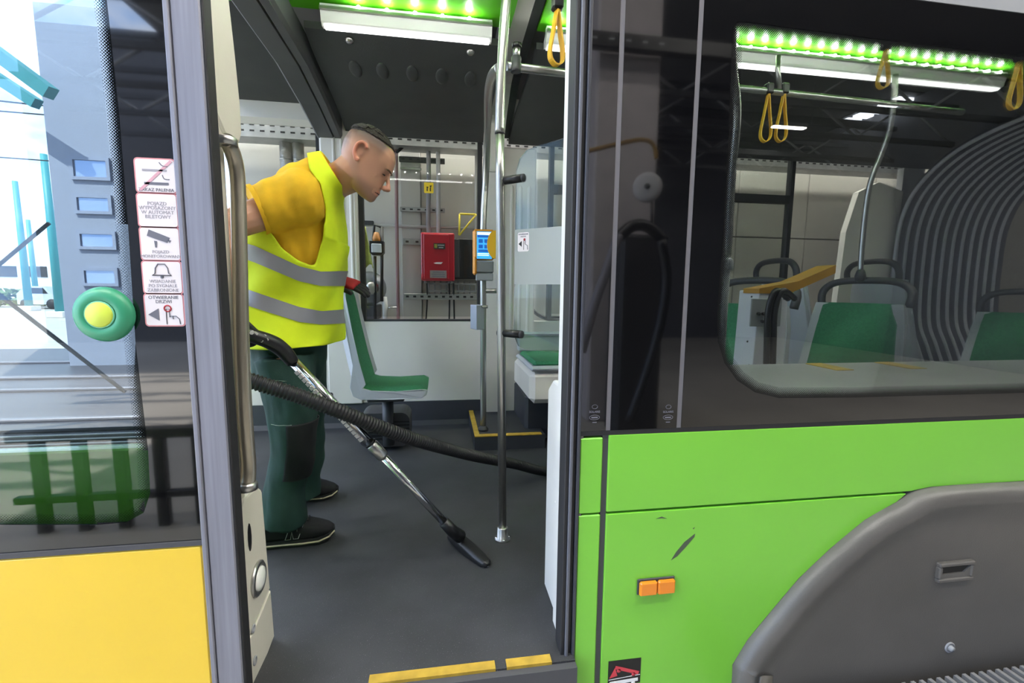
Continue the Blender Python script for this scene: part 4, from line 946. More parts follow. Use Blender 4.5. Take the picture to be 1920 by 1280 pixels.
# yellow triangular bracket
ty = thing('triangle_bracket', 'thin yellow triangular bracket above the black cabinet', 'bracket', P(861, 440, Y=3.7))
tp = [P(862, 401, Y=3.7), P(893, 402, Y=3.7), P(861, 441, Y=3.7)]
for i in range(3): MB().tube([tp[i], tp[(i+1) % 3]], .008, 8).build('bar', mat('bracket_yellow', '#d8c132', .4), ty)
# work lamp on stand, reel, valve
wlamp = thing('work_lamp', 'black work lamp on a stand outside the far window', 'lamp', P(706, 600, Y=3.62))
for a in (703, 716):
    MB().tube([P(a, 600 if a == 703 else 565, Y=3.62), P(a, 480 if a == 703 else 425, Y=3.62)], .012, 8).build('stand_bar', BLACKP, wlamp)
MB().tube([P(716, 426, Y=3.62), P(702, 422, Y=3.62), P(700, 450, Y=3.62)], .01, 8).build('yoke', BLACKP, wlamp)
l0 = P(693, 478, Y=3.58); l1 = P(719, 452, Y=3.58)
MB().prism([(l0.x, 3.58, l0.z+.02), (l0.x+.02, 3.58, l0.z), (l1.x-.02, 3.58, l0.z), (l1.x, 3.58, l0.z+.02), (l1.x, 3.58, l1.z), (l0.x, 3.58, l1.z)], (0, .08, 0)).build('lamp_head', BLACKP, wlamp)
MB().box((l0.x+.015, 3.572, l0.z+.02), (l1.x-.015, 3.581, l1.z-.02), .003).build('lens', mat('lens_glass', '#c9cdd2', .15), wlamp)
p = P(706, 446, Y=3.62); MB().lathe(p-Vector((0, 0, .03)), (0, 0, 1), [(.03, 0), (.03, .03), (.02, .07), (0, .075)], 12).build('beacon', mat('beacon_amber', '#b5783a', .4), wlamp)
hv = MB(); rows = []
for i in range(8):
    t_ = i/7; rows.append([P(678+22*math.sin(a*.9)*(.35+.65*t_)+8*t_*0, 425+t_*75+6*math.cos(a*3)*t_, Y=3.66+.04*math.sin(a*2)) for a in (-.2, .3, .8, 1.3, 1.7)])
o = MB().grid(rows).build('high_vis_cloth', mat('faded_high_vis', '#a9ad5a', .8, var=.2, vscale=20)); sm = o.modifiers.new('thick', 'SOLIDIFY'); sm.thickness = .006
tag(o, 'faded yellow-green cloth hanging behind the work lamp', 'cloth')
rl = thing('hose_reel', 'grey wall-mounted reel left of the work lamp', 'reel', P(690, 570, Y=3.7))
c = P(694, 540, Y=3.68); MB().lathe(c, (.5, -1, 0), [(.0, .05), (.06, .05), (.11, .03), (.13, 0), (.13, -.05), (.0, -.05)], 26).build('drum', mat('reel_grey', '#7b7f86', .35, metal=.4), rl)
MB().lathe(c+Vector((.02, -.05, 0)), (.5, -1, 0), [(.05, 0), (.05, .02), (.03, .03), (0, .03)], 18).build('hub', STEEL, rl)
p0 = P(680, 600, Y=3.66); p1 = P(706, 572, Y=3.66); MB().box((p0.x, 3.66, p0.z), (p1.x, YW-.002, p1.z), .006).build('bracket_box', DGREY, rl)
vv = thing('valve', 'white plastic valve with a chrome tap next to the work lamp', 'valve', P(722, 595, Y=3.66))
MB().tube([P(722, 598, Y=3.66), P(722, 572, Y=3.66), P(722, 556, Y=3.66)], [.016, .022, .016], 10).build('body', mat('valve_white', '#cfd0d2', .4), vv)
MB().tube([P(724, 577, Y=3.66), P(744, 576, Y=3.66)], .007, 8).build('tap', CHROME, vv)
# round cable loop behind the right hand window
o = MB().tube(smoothpath([P(986, 520, Y=3.7), P(988, 560, Y=3.7), P(1003, 585, Y=3.7), P(1030, 598, Y=3.7), P(1075, 603, Y=3.7), P(1110, 604, Y=YW-.02)], 5), .016, 8).build('cable', BLACKP); tag(o, 'thick black cable curving behind the glass screen', 'cable')
# ------------------------------------------------------------------ yard to the left
yard = struct(MB().box((-60, -40, ZG-.1), (40, 60, ZG)).build('floor_yard', mat('yard_concrete', '#a8a39c', .8, var=.12, vscale=.8, bump=.1)), 'pale concrete yard and depot ground', 'ground')
g0 = P(128, 660, Y=8.5); g1 = P(248, 80, Y=8.5)
gt = sroot('door_3', 'white folding depot gate leaf with four framed windows', 'gate')
GW = mat('gate_white', '#8d92a4', .5)
MB().box((g0.x, 8.5, ZG), (g1.x, 8.56, 5.2), .01).build('leaf', GW, gt)
MB().box((g1.x+.02, 8.5, ZG), (g1.x+.10, 8.6, 5.2)).build('edge_post', DGREY, gt)
for a, b_, c_, d_ in ((133, 296, 204, 336), (140, 366, 208, 400), (146, 434, 216, 467), (154, 502, 220, 536)):
    u0 = P(a, d_, Y=8.47); u1 = P(c_, b_, Y=8.47); f = MB(); t_ = .05
    f.box((u0.x, 8.46, u0.z), (u1.x, 8.5, u0.z+t_)).box((u0.x, 8.46, u1.z-t_), (u1.x, 8.5, u1.z)).box((u0.x, 8.46, u0.z+t_), (u0.x+t_, 8.5, u1.z-t_)).box((u1.x-t_, 8.46, u0.z+t_), (u1.x, 8.5, u1.z-t_))
    f_ = f.build('window_frame', mat('gate_frame', '#8d93a8', .5), gt)
    MB().box((u0.x+t_, 8.485, u0.z+t_), (u1.x-t_, 8.495, u1.z-t_)).build('pane', mat('gate_pane', '#a9b6cf', .08, metal=.5), f_)
ap = struct(MB().box((-16, 3.5, ZG), (-1.7, 10.8, ZG+.012)).build('trim_11', mat('dark_apron', '#3d3c44', .45, var=.35, vscale=1.5, stretch=(.25, 2.5, 1))), 'dark apron strip in front of the gate', 'ground')  # dark colour stands in for the hall's shade on sunlit ground
for k, y in enumerate((5.0, 6.45, 7.3, 8.75)):
    tag(MB().box((-16, y, ZG+.012), (-1.7, y+.07, ZG+.05), .01).build('track_rail', mat('rail_steel', '#6f6d76', .35, metal=.6)), 'steel rail in the dark apron, %s from the tram' % ('first', 'second', 'third', 'fourth')[k], 'rail', 'rails in the apron')
lv = thing('slatted_platform', 'black platform edge with horizontal slats beyond the open door leaf', 'platform', (-3, 3.45, ZG))
MB().box((-5.2, 3.36, ZG), (-1.72, 3.5, -.01)).build('platform_body', BLACKP, lv)
for k in range(5): MB().box((-5.2, 3.30, -.40+k*.082), (-1.72, 3.36, -.36+k*.082), .008).build('slat', mat('slat_slate', '#34353c', .35), lv)
TEAL = mat('teal_paint', '#3d8f95', .5)
for k, (px, y0, y1, D, lab) in enumerate(((46, 340, 590, 26, 'leftmost of the teal catenary posts in the yard'), (62, 412, 570, 34, 'second teal catenary post, farther off'), (104, 290, 600, 21, 'right-hand teal catenary post near the gate leaf'))):
    p = P(px, 500, Y=D); zt_ = P(px, y0, Y=D).z
    t_ = thing('catenary_post', lab, 'post', (p.x, D, ZG), 'teal catenary posts')
    MB().tube([(p.x, D, ZG), (p.x, D, zt_)], [.16, .11], 12).build('shaft', TEAL, t_)
    MB().box((p.x-.3, D-.3, ZG), (p.x+.3, D+.3, ZG+.25), .02).build('footing', CONC, t_)
def beam_(lab, a, b_, D, r_, m=TEAL, name='canopy_beam', cat='beam', group=None):
    o = MB().tube([P(*a, Y=D), P(*b_, Y=D)], r_, 4, True).build(name, m, smooth=False); return tag(o, lab, cat, group)
beam_('upper teal canopy beam over the yard', (-60, 60), (96, 175), 7.0, .11)
beam_('lower teal canopy beam over the yard', (-60, 110), (70, 195), 8.0, .10)
for k, (a, b_, D, lab) in enumerate((((-40, 185), (240, 215), 12, 'upper overhead wire across the sky'), ((-40, 205), (240, 228), 14, 'second overhead wire across the sky'), ((-40, 292), (240, 312), 16, 'lower overhead wire across the sky'))):
    tag(MB().tube([P(*a, Y=D), P(*b_, Y=D)], .018, 5).build('overhead_wire', BLACKP), lab, 'wire', 'overhead wires')
beam_('dark diagonal brace rising to the right beyond the open door leaf', (-30, 520), (92, 418), 3.4, .012, BLACKP, 'brace', 'brace')
beam_('dark diagonal brace falling to the right beyond the open door leaf', (-30, 530), (235, 735), 3.4, .012, BLACKP, 'brace', 'brace')
# low buildings and hedge on the horizon
q0 = P(-60, 545, Y=40); q1 = P(240, 455, Y=40)
hb_ = thing('far_building', 'long low white building across the yard', 'building', (q0.x, 40, ZG))
MB().box((q0.x-20, 40, ZG), (q1.x, 44, q1.z)).build('walls', mat('far_white', '#d8d9dc', .8), hb_)
for j in range(10): MB().box((q0.x-2+j*2.0, 39.95, 1.4), (q0.x-.7+j*2.0, 40, 2.2)).build('window', DGREY, hb_)
hg = MB()
random.seed(3)
for j in range(420):
    c = P(random.uniform(-40, 130), 560, Y=30); c = Vector((c.x, 30+random.uniform(-.5, .5), ZG+random.uniform(.1, 1.0))); d = Vector((random.uniform(-1, 1), random.uniform(-1, 1), random.uniform(-.3, 1))).normalized()*.22; e = d.orthogonal().normalized()*.10
    hg.add([c-d, c+e, c+d, c-e], [(0, 1, 2, 3)])
o = hg.build('hedge', mat('hedge_green', '#6f7f4a', .8)); o['kind'] = 'stuff'; tag(o, 'low green hedge at the far edge of the yard', 'hedge')
car = thing('parked_car', 'small pale parked car far across the yard', 'car', P(84, 560, Y=28))
c = P(84, 552, Y=28)
MB().prism([(c.x-1.0, 27.6, ZG+.25), (c.x+1.0, 27.6, ZG+.25), (c.x+1.0, 27.6, ZG+.75), (c.x+.6, 27.6, ZG+.8), (c.x+.3, 27.6, ZG+1.2), (c.x-.6, 27.6, ZG+1.2), (c.x-1.0, 27.6, ZG+.8)], (0, 1.4, 0)).build('body', mat('car_silver', '#b8bcc4', .3), car)
for dx in (-.6, .6): MB().lathe((c.x+dx, 27.58, ZG+.27), (0, 1, 0), [(0, 0), (.27, 0), (.27, .2), (0, .2)], 14).build('wheel', BLACKR, car)
MB().prism([(c.x-.5, 27.59, ZG+.82), (c.x+.45, 27.59, ZG+.82), (c.x+.25, 27.59, ZG+1.12), (c.x-.5, 27.59, ZG+1.12)], (0, .02, 0)).build('side_glass', BLACKP, car)
# ------------------------------------------------------------------ depot hall around the camera (seen mirrored in the windows)
DARKH = mat('hall_dark_steel', '#3f4145', .6); HALLW = mat('hall_wall', '#55565a', .8, var=.1)
hc = sroot('ceiling_hall', 'corrugated roof of the depot hall', 'ceiling')
MB().box((-4.5, -10, 5.0), (10, 8.4, 5.1)).build('roof_deck', mat('roof_deck', '#6f7073', .7), hc)
for j in range(7): MB().box((-4.5, -9.2+j*2.1, 4.55), (10, -9.1+j*2.1, 4.65)).build('purlin', DARKH, hc)
hw = struct(MB().box((-9, -10.2, ZG), (10, -10, 6.5)).build('wall_hall', HALLW), 'grey back wall of the depot hall', 'wall')
he = struct(MB().box((9.8, -10, ZG), (10, 8.4, 5.0)).build('wall_end', HALLW), 'grey end wall of the depot hall', 'wall')
HL = mat('hall_lamp_tube', (1, .97, .9), emit=HALL_LAMP)
def hall_lamp(lab, x, y, z, L_=1.5, wd=.16):
    t_ = thing('hall_lamp', lab, 'lamp', (x, y, z), 'hall strip lamps')
    MB().box((x-L_/2, y-wd/2-.02, z+.02), (x+L_/2, y+wd/2+.02, z+.09), .01).build('housing', GREYP, t_)
    MB().box((x-L_/2+.03, y-wd/2, z), (x+L_/2-.03, y+wd/2, z+.02)).build('diffuser', HL, t_)
    for dx in (-.5, .5): MB().cyl((x+dx, y, z+.09), (x+dx, y, 5.0), .008, seg=6).build('hanger', DARKH, t_)
for j, (a, lab) in enumerate((((1479, 240), 'strip lamp mirrored right of centre in the tinted window'), ((1424, 290), 'strip lamp mirrored left in the tinted window'), ((1718, 304), 'strip lamp mirrored at the right in the tinted window'))):
    p = MIR(a[0], a[1], 8.4+j*.9); hall_lamp(lab, p.x, p.y, p.z, .75, .10)
for i, x in enumerate((-4.6, -1.9, .8, 3.5, 6.2)):
    for j, y in enumerate((.1, -.9)): hall_lamp('hall strip lamp, %s of five in the %s row behind the photographer' % (('first', 'second', 'third', 'fourth', 'fifth')[i], ('front', 'rear')[j]), x, y, 4.4)
for i, x in enumerate((-1.2, .6, 2.4, 4.2)): hall_lamp('strip lamp over the gap between tram and depot wall, %s from the left' % ('first', 'second', 'third', 'fourth')[i], x, 3.58, 3.0, 1.5, .12)  # lamps added out of view to brighten the depot wall
# concrete column and tray mirrored in the black panes
c0 = MIR(1112, 400, 4.4); c1 = MIR(1228, 400, 4.4)
col_ = struct(MB().box((c0.x, c0.y-.4, ZG), (c1.x, c0.y, 5.0), .02).build('trim_10', mat('column_concrete', '#9c9698', .8, var=.06)), 'grey concrete hall column', 'column')
for i, (a, b_, D, h) in enumerate((((1100, 68), (1370, 92), 4.2, .12),)):
    p0 = MIR(*a, D); p1 = MIR(*b_, D); t_ = thing('cable_tray', 'dark cable tray on the hall column', 'cable tray', p0)
    MB().box((p0.x, p0.y-.1, p0.z-h/2), (p1.x+1, p0.y, p0.z+h/2)).build('side_wall', BLACKP, t_)
    for k in range(5): MB().box((p0.x+.05+k*.16, p0.y, p0.z-.01), (p0.x+.10+k*.16, p0.y+.003, p0.z+.008)).build('slot', GREYP, t_)
# vacuum station on the column
vs = thing('vacuum_station', 'central vacuum station with hanging reel and draped hoses by the hall column', 'vacuum station', MIR(1200, 800, 3.7))
MB().tube(smoothpath([MIR(1095, 285, 3.8), MIR(1150, 272, 3.8), MIR(1200, 262, 3.8), MIR(1224, 270, 3.8), MIR(1231, 298, 3.8)], 5), .018, 10).build('arm', mat('brass_arm', '#8a6a2c', .4, metal=.4), vs)
c = MIR(1214, 350, 3.75); MB().lathe(c, (-.45, 1, 0), [(0, .02), (.085, .02), (.115, .01), (.12, 0), (.12, -.06), (0, -.06)], 26).build('reel', mat('reel_pale', '#a9a7a8', .5), vs)
MB().lathe(c+Vector((-.012, .022, 0)), (-.45, 1, 0), [(0, .01), (.02, .01), (.025, 0)], 14).build('reel_hub', BLACKP, vs)
MB().tube([MIR(1222, 378, 3.75), MIR(1222, 430, 3.75)], .012, 8).build('chain', BLACKP, vs)
MB().tube(smoothpath([MIR(1160, 445, 3.7), MIR(1185, 424, 3.7), MIR(1215, 425, 3.7), MIR(1245, 452, 3.7)], 4), .05, 10).build('saddle', BLACKP, vs)
MB().tube(smoothpath([MIR(1240, 450, 3.65), MIR(1250, 520, 3.65), MIR(1240, 600, 3.65), MIR(1215, 690, 3.65), MIR(1180, 790, 3.65)], 5), .042, 12).build('hose', BLACKP, vs)
MB().tube(smoothpath([MIR(1160, 440, 3.65), MIR(1140, 500, 3.65), MIR(1115, 570, 3.65), MIR(1090, 660, 3.65)], 5), .04, 12).build('hose', mat('hose_grey', '#737078', .5), vs)
p0 = MIR(1158, 680, 3.9); p1 = MIR(1252, 440, 3.9); MB().box((p0.x, p0.y-.3, ZG), (p1.x, p0.y, p1.z), .03).build('tank', mat('tank_dark', '#2b2b2e', .6), vs)
sl_ = thing('skylight', 'striped roof skylight mirrored at the top of the tinted window', 'skylight', MIR(1690, 170, 9.5))
c = MIR(1690, 172, 9.5)
for k in range(6): MB().box((c.x-1.0, c.y-.8+k*.3, 4.93), (c.x+1.0, c.y-.62+k*.3, 4.985)).build('pane', mat('skylight_pane', (.85, .9, 1), emit=4.0), sl_)
MB().box((c.x-1.1, c.y-.95, 4.986), (c.x+1.1, c.y+1.1, 5.0)).build('frame', DARKH, sl_)
# trusses and shelving behind
for i, (a, b_) in enumerate((((1230, 190), (1330, 30)), ((1250, 300), (1420, 240)))):
    pass
for j in range(4):
    z = 3.0+j*.001; y = -4.5-j*1.2
    t_ = thing('roof_truss', 'hall roof truss, %s from the tram' % ('first', 'second', 'third', 'fourth')[j], 'truss', (0, y, 4.0), 'hall roof trusses')
    MB().box((-6, y, 3.75), (9.8, y+.08, 3.83)).build('lower_chord', DARKH, t_); MB().box((-6, y, 4.42), (9.8, y+.08, 4.5)).build('upper_chord', DARKH, t_)
    for k in range(15): MB().tube([(-6+k*1.05, y+.04, 3.8 if k % 2 else 4.45), (-4.95+k*1.05, y+.04, 4.45 if k % 2 else 3.8)], .025, 4).build('web', GREYP, t_)
# low railing behind the photographer, mirrored in the door leaf
rlg = thing('safety_railing', 'low black steel railing on the hall floor behind the photographer', 'railing', (-1.2, -.75, ZG))
for j in range(9): MB().box((-2.2+j*.2, -.78, ZG), (-2.14+j*.2, -.74, .1), .003).build('post', BLACKP, rlg)
MB().box((-2.3, -.79, .1), (-.4, -.73, .16), .005).build('top_rail', BLACKP, rlg); MB().box((-2.3, -.78, -.25), (-.4, -.74, -.21), .003).build('lower_rail', BLACKP, rlg)
# grating beside the wheel
gq = thing('floor_grating', 'ribbed metal grating beside the track under the wheel skirt', 'grating', (1.2, .9, -.3))
for j in range(46): MB().box((.95+j*.03, .62, zsk), (.962+j*.03, 1.005, zsk+.02)).build('grating_bar', GALV, gq)
MB().box((.93, .60, ZG), (2.35, 1.006, zsk-.002)).build('grating_base', DGREY, gq)
# ------------------------------------------------------------------ worker
def remesh(b, name, m, vox, parent=None, smooth=6, fold=0.0, fscale=14, seed=0, keep=None):
    o = b.build(name, m); md = o.modifiers.new('r', 'REMESH'); md.mode = 'VOXEL'; md.voxel_size = vox
    if smooth: sm = o.modifiers.new('s', 'SMOOTH'); sm.iterations = smooth; sm.factor = .5
    dg = bpy.context.evaluated_depsgraph_get(); me = bpy.data.meshes.new_from_object(o.evaluated_get(dg)); o.modifiers.clear()
    old = o.data; o.data = me; bpy.data.meshes.remove(old); me.name = name
    me.polygons.foreach_set('use_smooth', [True]*len(me.polygons))
    if fold:
        nv = len(me.vertices); no = [v.normal.copy() for v in me.vertices]
        for v, nn in zip(me.vertices, no):
            p = v.co; q = Vector((p.x*fscale+seed, p.y*fscale*.7, p.z*fscale*.55+p.x*fscale*.5))
            v.co = p+nn*(noise.noise(q)*fold+noise.noise(q*2.3)*fold*.35)
    if parent is not None: attach(o, parent)
    return o
def ell(b, secs, n=22, ex=2.2):
    rows = []
    for c, f, l, rf, rl in secs:
        row = []
        for k in range(n):
            a = 2*math.pi*k/n; ca, sa = math.cos(a), math.sin(a)
            row.append(c+f*(rf*math.copysign(abs(ca)**(2/ex), ca))+l*(rl*math.copysign(abs(sa)**(2/ex), sa)))
        rows.append(row)
    return b.rings(rows)
LAT = Vector((0, 1, 0))
def spine(rows):
    """(px, py, Y, half depth px, half width m) -> sections square to the spine"""
    pts = [P(a, b_, Y=c) for a, b_, c, d, e in rows]; out = []
    for i, (r_, p) in enumerate(zip(rows, pts)):
        t = pts[min(i+1, len(pts)-1)]-pts[max(i-1, 0)]; t.y = 0; t.normalize()
        out.append((p, Vector((t.z, 0, -t.x)), LAT, r_[3]*r_[2]/FPX, r_[4]))
    return out
TOR = [(545, 668, 1.80, 66, .165), (547, 640, 1.80, 69, .18), (544, 590, 1.80, 74, .18), (545, 540, 1.80, 76, .18), (549, 490, 1.79, 77, .185), (557, 440, 1.78, 72, .19), (570, 395, 1.77, 62, .19), (587, 358, 1.75, 48, .165), (608, 334, 1.73, 34, .105), (626, 322, 1.72, 27, .07)]
def dense(secs, n=5):
    """smooth interpolation of spine sections"""
    out = []; k = len(secs)
    for i in range(k-1):
        for j in range(n):
            t = j/n; a, b_, c, d = secs[max(i-1, 0)], secs[i], secs[i+1], secs[min(i+2, k-1)]
            def cr(w, x, y, z): return .5*((2*x)+(y-w)*t+(2*w-5*x+4*y-z)*t*t+(3*x-w-3*y+z)*t**3)
            f = cr(a[1], b_[1], c[1], d[1]); f.normalize()
            out.append((cr(a[0], b_[0], c[0], d[0]), f, LAT, cr(a[3], b_[3], c[3], d[3]), cr(a[4], b_[4], c[4], d[4])))
    return out+[secs[-1]]
tors = dense(spine(TOR))
def grown(secs, k, add=0.0): return [(c, f, l, rf*k+add, rl*k+add) for c, f, l, rf, rl in secs]
# head frame
HY = 1.69; HC = P(690, 300, Y=HY); HU = (P(700, 300, Y=HY)-HC).length/10
hf = Vector((.84, -.06, -.545)).normalized(); hl = Vector((.06, 1, 0)).normalized(); hu = hl.cross(hf)*-1
if hu.z < 0: hu = -hu
def H(f, l, u): return HC+hf*(f*HU)+hl*(l*HU)+hu*(u*HU)
HEAD = [(-66, 44, 22, 12), (-62, 49, 8, 20), (-54, 50, -8, 27), (-46, 49, -18, 31), (-38, 49, -30, 34), (-28, 48, -40, 36), (-15, 47, -48, 38), (0, 48, -53, 40), (10, 49, -55, 41), (25, 45.5, -54, 41), (38, 37, -48, 38), (47, 24, -39, 31), (52, 8, -25, 20), (54.5, -4, -14, 8)]
hu_ = [h[0] for h in HEAD]
def hsec(u):
    f0 = np.interp(u, hu_, [h[1] for h in HEAD]); f1 = np.interp(u, hu_, [h[2] for h in HEAD]); w = np.interp(u, hu_, [h[3] for h in HEAD]); return f0, f1, w
def hring(u, add=0.0, n=36, ex=2.25):
    f0, f1, w = hsec(u); c = (f0+f1)/2; r = (f0-f1)/2+add; w = w+add; row = []
    for k in range(n):
        a = 2*math.pi*k/n; ca, sa = math.cos(a), math.sin(a)
        # narrower towards the face below the eyes
        nar = 1-(.09+.07*float(np.interp(u, [-10, 20], [1, 0])))*max(0, ca)**1.5
        row.append((c+r*math.copysign(abs(ca)**(2/ex), ca), w*nar*math.copysign(abs(sa)**(2/ex), sa), u))
    return row
us = list(np.linspace(-66, 54.5, 44))
body = MB()
body.rings([[H(*q) for q in hring(u)] for u in us])
# nose, brow, ears, chin, lips
body.rings([[H(f+4*math.cos(a)*k, 6*w*math.sin(a), u+3*math.sin(2*a)*0) for a in (2*math.pi*j/12 for j in range(12))] for f, u, w, k in ((46, 4, .7, .6), (48, -4, .75, .8), (52.5, -12, .85, 1), (58, -20, 1.15, 1.2), (61.5, -25, 1.5, 1.1), (58, -30, 1.7, 1.2), (51, -32, 1.5, .9))])
for s in (-1, 1):
    body.rings([[H(47.3-5.5*t*t+2.2*q*math.cos(a), s*(3+t*19), 6-2*t*t+3*q*math.sin(a)) for a in (2*math.pi*j/8 for j in range(8))] for t, q in ((0, 1), (.3, 1.1), (.6, 1), (.85, .7), (1.0, .3))])
    body.rings([[H(53+2.8*math.cos(a)*q, s*7.5+4*math.sin(a)*q, uu) for a in (2*math.pi*j/8 for j in range(8))] for uu, q in ((-33, .5), (-30, 1), (-26, 1), (-23, .4))])
    ear = [(1, 12), (-4, 17), (-11, 17), (-16, 10), (-16, 0), (-13, -8), (-7, -15), (-3, -16), (-2, -11)]
    body.tube(smoothpath([H(f, s*(43+3.5*(abs(f)/16)), u) for f, u in ear], 4), 3.1*HU, 8)
    body.rings([[H(-7+8*math.cos(a)*k, s*w, 1+13*math.sin(a)*k) for a in (2*math.pi*j/14 for j in range(14))] for w, k in ((37, .9), (41, .9), (42, .7))])
    # cheekbone
    body.rings([[H(f+5*math.cos(a)*k, s*(24+4*k), u+6*math.sin(a)*k) for a in (2*math.pi*j/10 for j in range(10))] for f, u, k in ((14, -16, .4), (22, -16, .8), (30, -17, .8), (35, -18, .4))])
body.rings([[H(49+2.6*math.cos(a)*k, t*11, -41+2.2*math.sin(a)*k) for a in (2*math.pi*j/8 for j in range(8))] for t, k in ((-1, .3), (-.5, .9), (0, 1.15), (.5, .9), (1, .3))])
body.rings([[H(48+2.6*math.cos(a)*k, t*10, -47+2.4*math.sin(a)*k) for a in (2*math.pi*j/8 for j in range(8))] for t, k in ((-1, .3), (-.5, .9), (0, 1.1), (.5, .9), (1, .3))])
# neck
nb = P(622, 342, Y=1.74); n1 = H(-14, 0, -46); n2 = H(-8, 0, -20)
nf = Vector((.75, 0, -.66))
ell(body, [(nb+(nb-n1)*.45, nf, LAT, .072, .085), (nb, nf, LAT, .064, .066), ((nb+n1)/2, nf, LAT, .062, .060), (n1, nf, LAT, .064, .060), (n2, nf, LAT, .06, .058)])
# torso core, arms
ell(body, grown(tors[6:-4], .84))
def limb(b, pts, rs, n=14): b.tube(smoothpath(pts, 4), list(np.interp(np.linspace(0, len(pts)-1, (len(pts)-1)*4+1), range(len(rs)), rs)), n)
shN = P(572, 372, Y=1.62); elN = P(424, 424, Y=1.50); wrN = P(424, 582, Y=1.47)
shF = P(596, 376, Y=1.90); elF = P(585, 478, Y=2.02); wrF = P(630, 524, Y=2.0)
limb(body, [shN, (shN+elN)/2, elN], [.062, .052, .043]); limb(body, [elN, elN*.65+wrN*.35, wrN, wrN+(wrN-elN)*.1], [.043, .045, .029, .028])
limb(body, [shF, (shF+elF)/2, elF], [.062, .050, .042]); limb(body, [elF, elF*.6+wrF*.4, wrF, wrF+(wrF-elF)*.15], [.042, .043, .028, .028])
# legs inside the trousers
LN = [(533, 668, 1.70), (545, 750, 1.69), (549, 830, 1.68), (536, 905, 1.69), (531, 974, 1.70)]
LF = [(558, 668, 1.90), (570, 750, 1.95), (577, 830, 1.99), (574, 890, 2.02), (572, 925, 2.03)]
for LL in (LN, LF): limb(body, [P(a, b_, Y=c) for a, b_, c in LL], [.08, .07, .055, .05, .04])
ell(body, [(P(545, 640, Y=1.80), Vector((1, 0, 0)), LAT, .10, .125), (P(543, 690, Y=1.80), Vector((1, 0, 0)), LAT, .10, .125)])
SK = bpy.data.materials.new('skin'); SK.use_nodes = True; t = SK.node_tree; pbn = t.nodes['Principled BSDF']; pbn.inputs['Roughness'].default_value = .45
pbn.inputs['Subsurface Weight'].default_value = .03; pbn.inputs['Subsurface Radius'].default_value = (.02, .008, .004); pbn.inputs['Subsurface Scale'].default_value = .3
at = t.nodes.new('ShaderNodeAttribute'); at.attribute_name = 'stubble'; at2 = t.nodes.new('ShaderNodeAttribute'); at2.attribute_name = 'flush'
m1 = t.nodes.new('ShaderNodeMixRGB'); m1.inputs[1].default_value = srgb('#c08f73'); m1.inputs[2].default_value = srgb('#d58a70'); m2 = t.nodes.new('ShaderNodeMixRGB'); m2.inputs[2].default_value = srgb('#3f372f')
nz = t.nodes.new('ShaderNodeTexNoise'); nz.inputs['Scale'].default_value = 900; bmp = t.nodes.new('ShaderNodeBump'); bmp.inputs['Strength'].default_value = .12; bmp.inputs['Distance'].default_value = .003
t.links.new(at2.outputs['Fac'], m1.inputs[0]); t.links.new(at.outputs['Fac'], m2.inputs[0]); t.links.new(m1.outputs[0], m2.inputs[1]); t.links.new(m2.outputs[0], pbn.inputs['Base Color']); t.links.new(nz.outputs[0], bmp.inputs['Height']); t.links.new(bmp.outputs[0], pbn.inputs['Normal'])
person = remesh(body, 'person', SK, .0032, smooth=3)
tag(person, 'worker in yellow shirt and high-visibility vest bending over a vacuum wand', 'person')
me = person.data; me.attributes.new('stubble', 'FLOAT', 'POINT'); me.attributes.new('flush', 'FLOAT', 'POINT')
nv = len(me.vertices); co = np.empty(nv*3); me.vertices.foreach_get('co', co); co = co.reshape(-1, 3)-np.array(HC)
F_ = co@np.array(hf)/HU; U_ = co@np.array(hu)/HU; L_ = co@np.array(hl)/HU
def ss(x, a, b_): t_ = np.clip((x-a)/(b_-a), 0, 1); return t_*t_*(3-2*t_)
inh = ss(U_, -75, -68)*(np.abs(L_) < 60)*(F_ > -80)
side = ss(U_, 0, 38)*(1-ss(F_, 22, 34)*(1-ss(U_, 40, 46)))*.92
nape = ss(-F_, 26, 44)*ss(U_, -30, 5)*.7
beard = ss(-U_, 30, 48)*ss(F_, -8, 18)*.36*(1-.8*(np.abs(U_+44) < 5)*(F_ > 42))
earm = (np.abs(L_) > 42.5)*(U_ < 20)*(U_ > -18)*(F_ > -20)*(F_ < 4)
stub = np.clip(np.maximum(np.maximum(side, nape), beard), 0, 1)*inh*(1-earm)
me.attributes['stubble'].data.foreach_set('value', stub.astype(np.float32))
fl_ = np.clip(earm*.9+((F_ > 52)*(U_ < -12)*(U_ > -34))*.45+((np.abs(U_+44) < 6)*(F_ > 44)*(np.abs(L_) < 12))*.6, 0, 1)*inh
me.attributes['flush'].data.foreach_set('value', fl_.astype(np.float32))
# hair cap
HAIR = mat('short_hair', '#4d463d', .7, var=.35, vscale=220, bump=1.0, bscale=420)
rows = []
hb = MB(); n = 96
uu = list(np.linspace(16, 54.5, 50))
def topline(f): return np.interp(f, [-60, -45, -20, 10, 26, 40], [24, 30, 37, 41, 42, 44])
def hp_(u):
    r0, r1 = hring(u, 0, n), hring(u, 2.6, n); out = []
    for q0, q1 in zip(r0, r1):
        t_ = .12+.88*float(ss(np.array(u-topline(q0[0])), -1, 9)); out.append(tuple(x*(1-t_)+y*t_ for x, y in zip(q0, q1)))
    return out
vs = [[(q, H(q[0], q[1], q[2]+(2.0 if u > 50 else 0))) for q in hp_(u)] for u in uu]
for i in range(len(uu)-1):
    for k in range(n):
        qs = [vs[i][k], vs[i][(k+1) % n], vs[i+1][(k+1) % n], vs[i+1][k]]
        c_ = [sum(q[0][j] for q in qs)/4 for j in range(3)]
        if c_[2] > topline(c_[0])+.5*math.sin(k*2.1): hb.add([q[1] for q in qs], [(0, 1, 2, 3)], True)
hb.add([q[1] for q in vs[-1]], [tuple(range(n))], True)
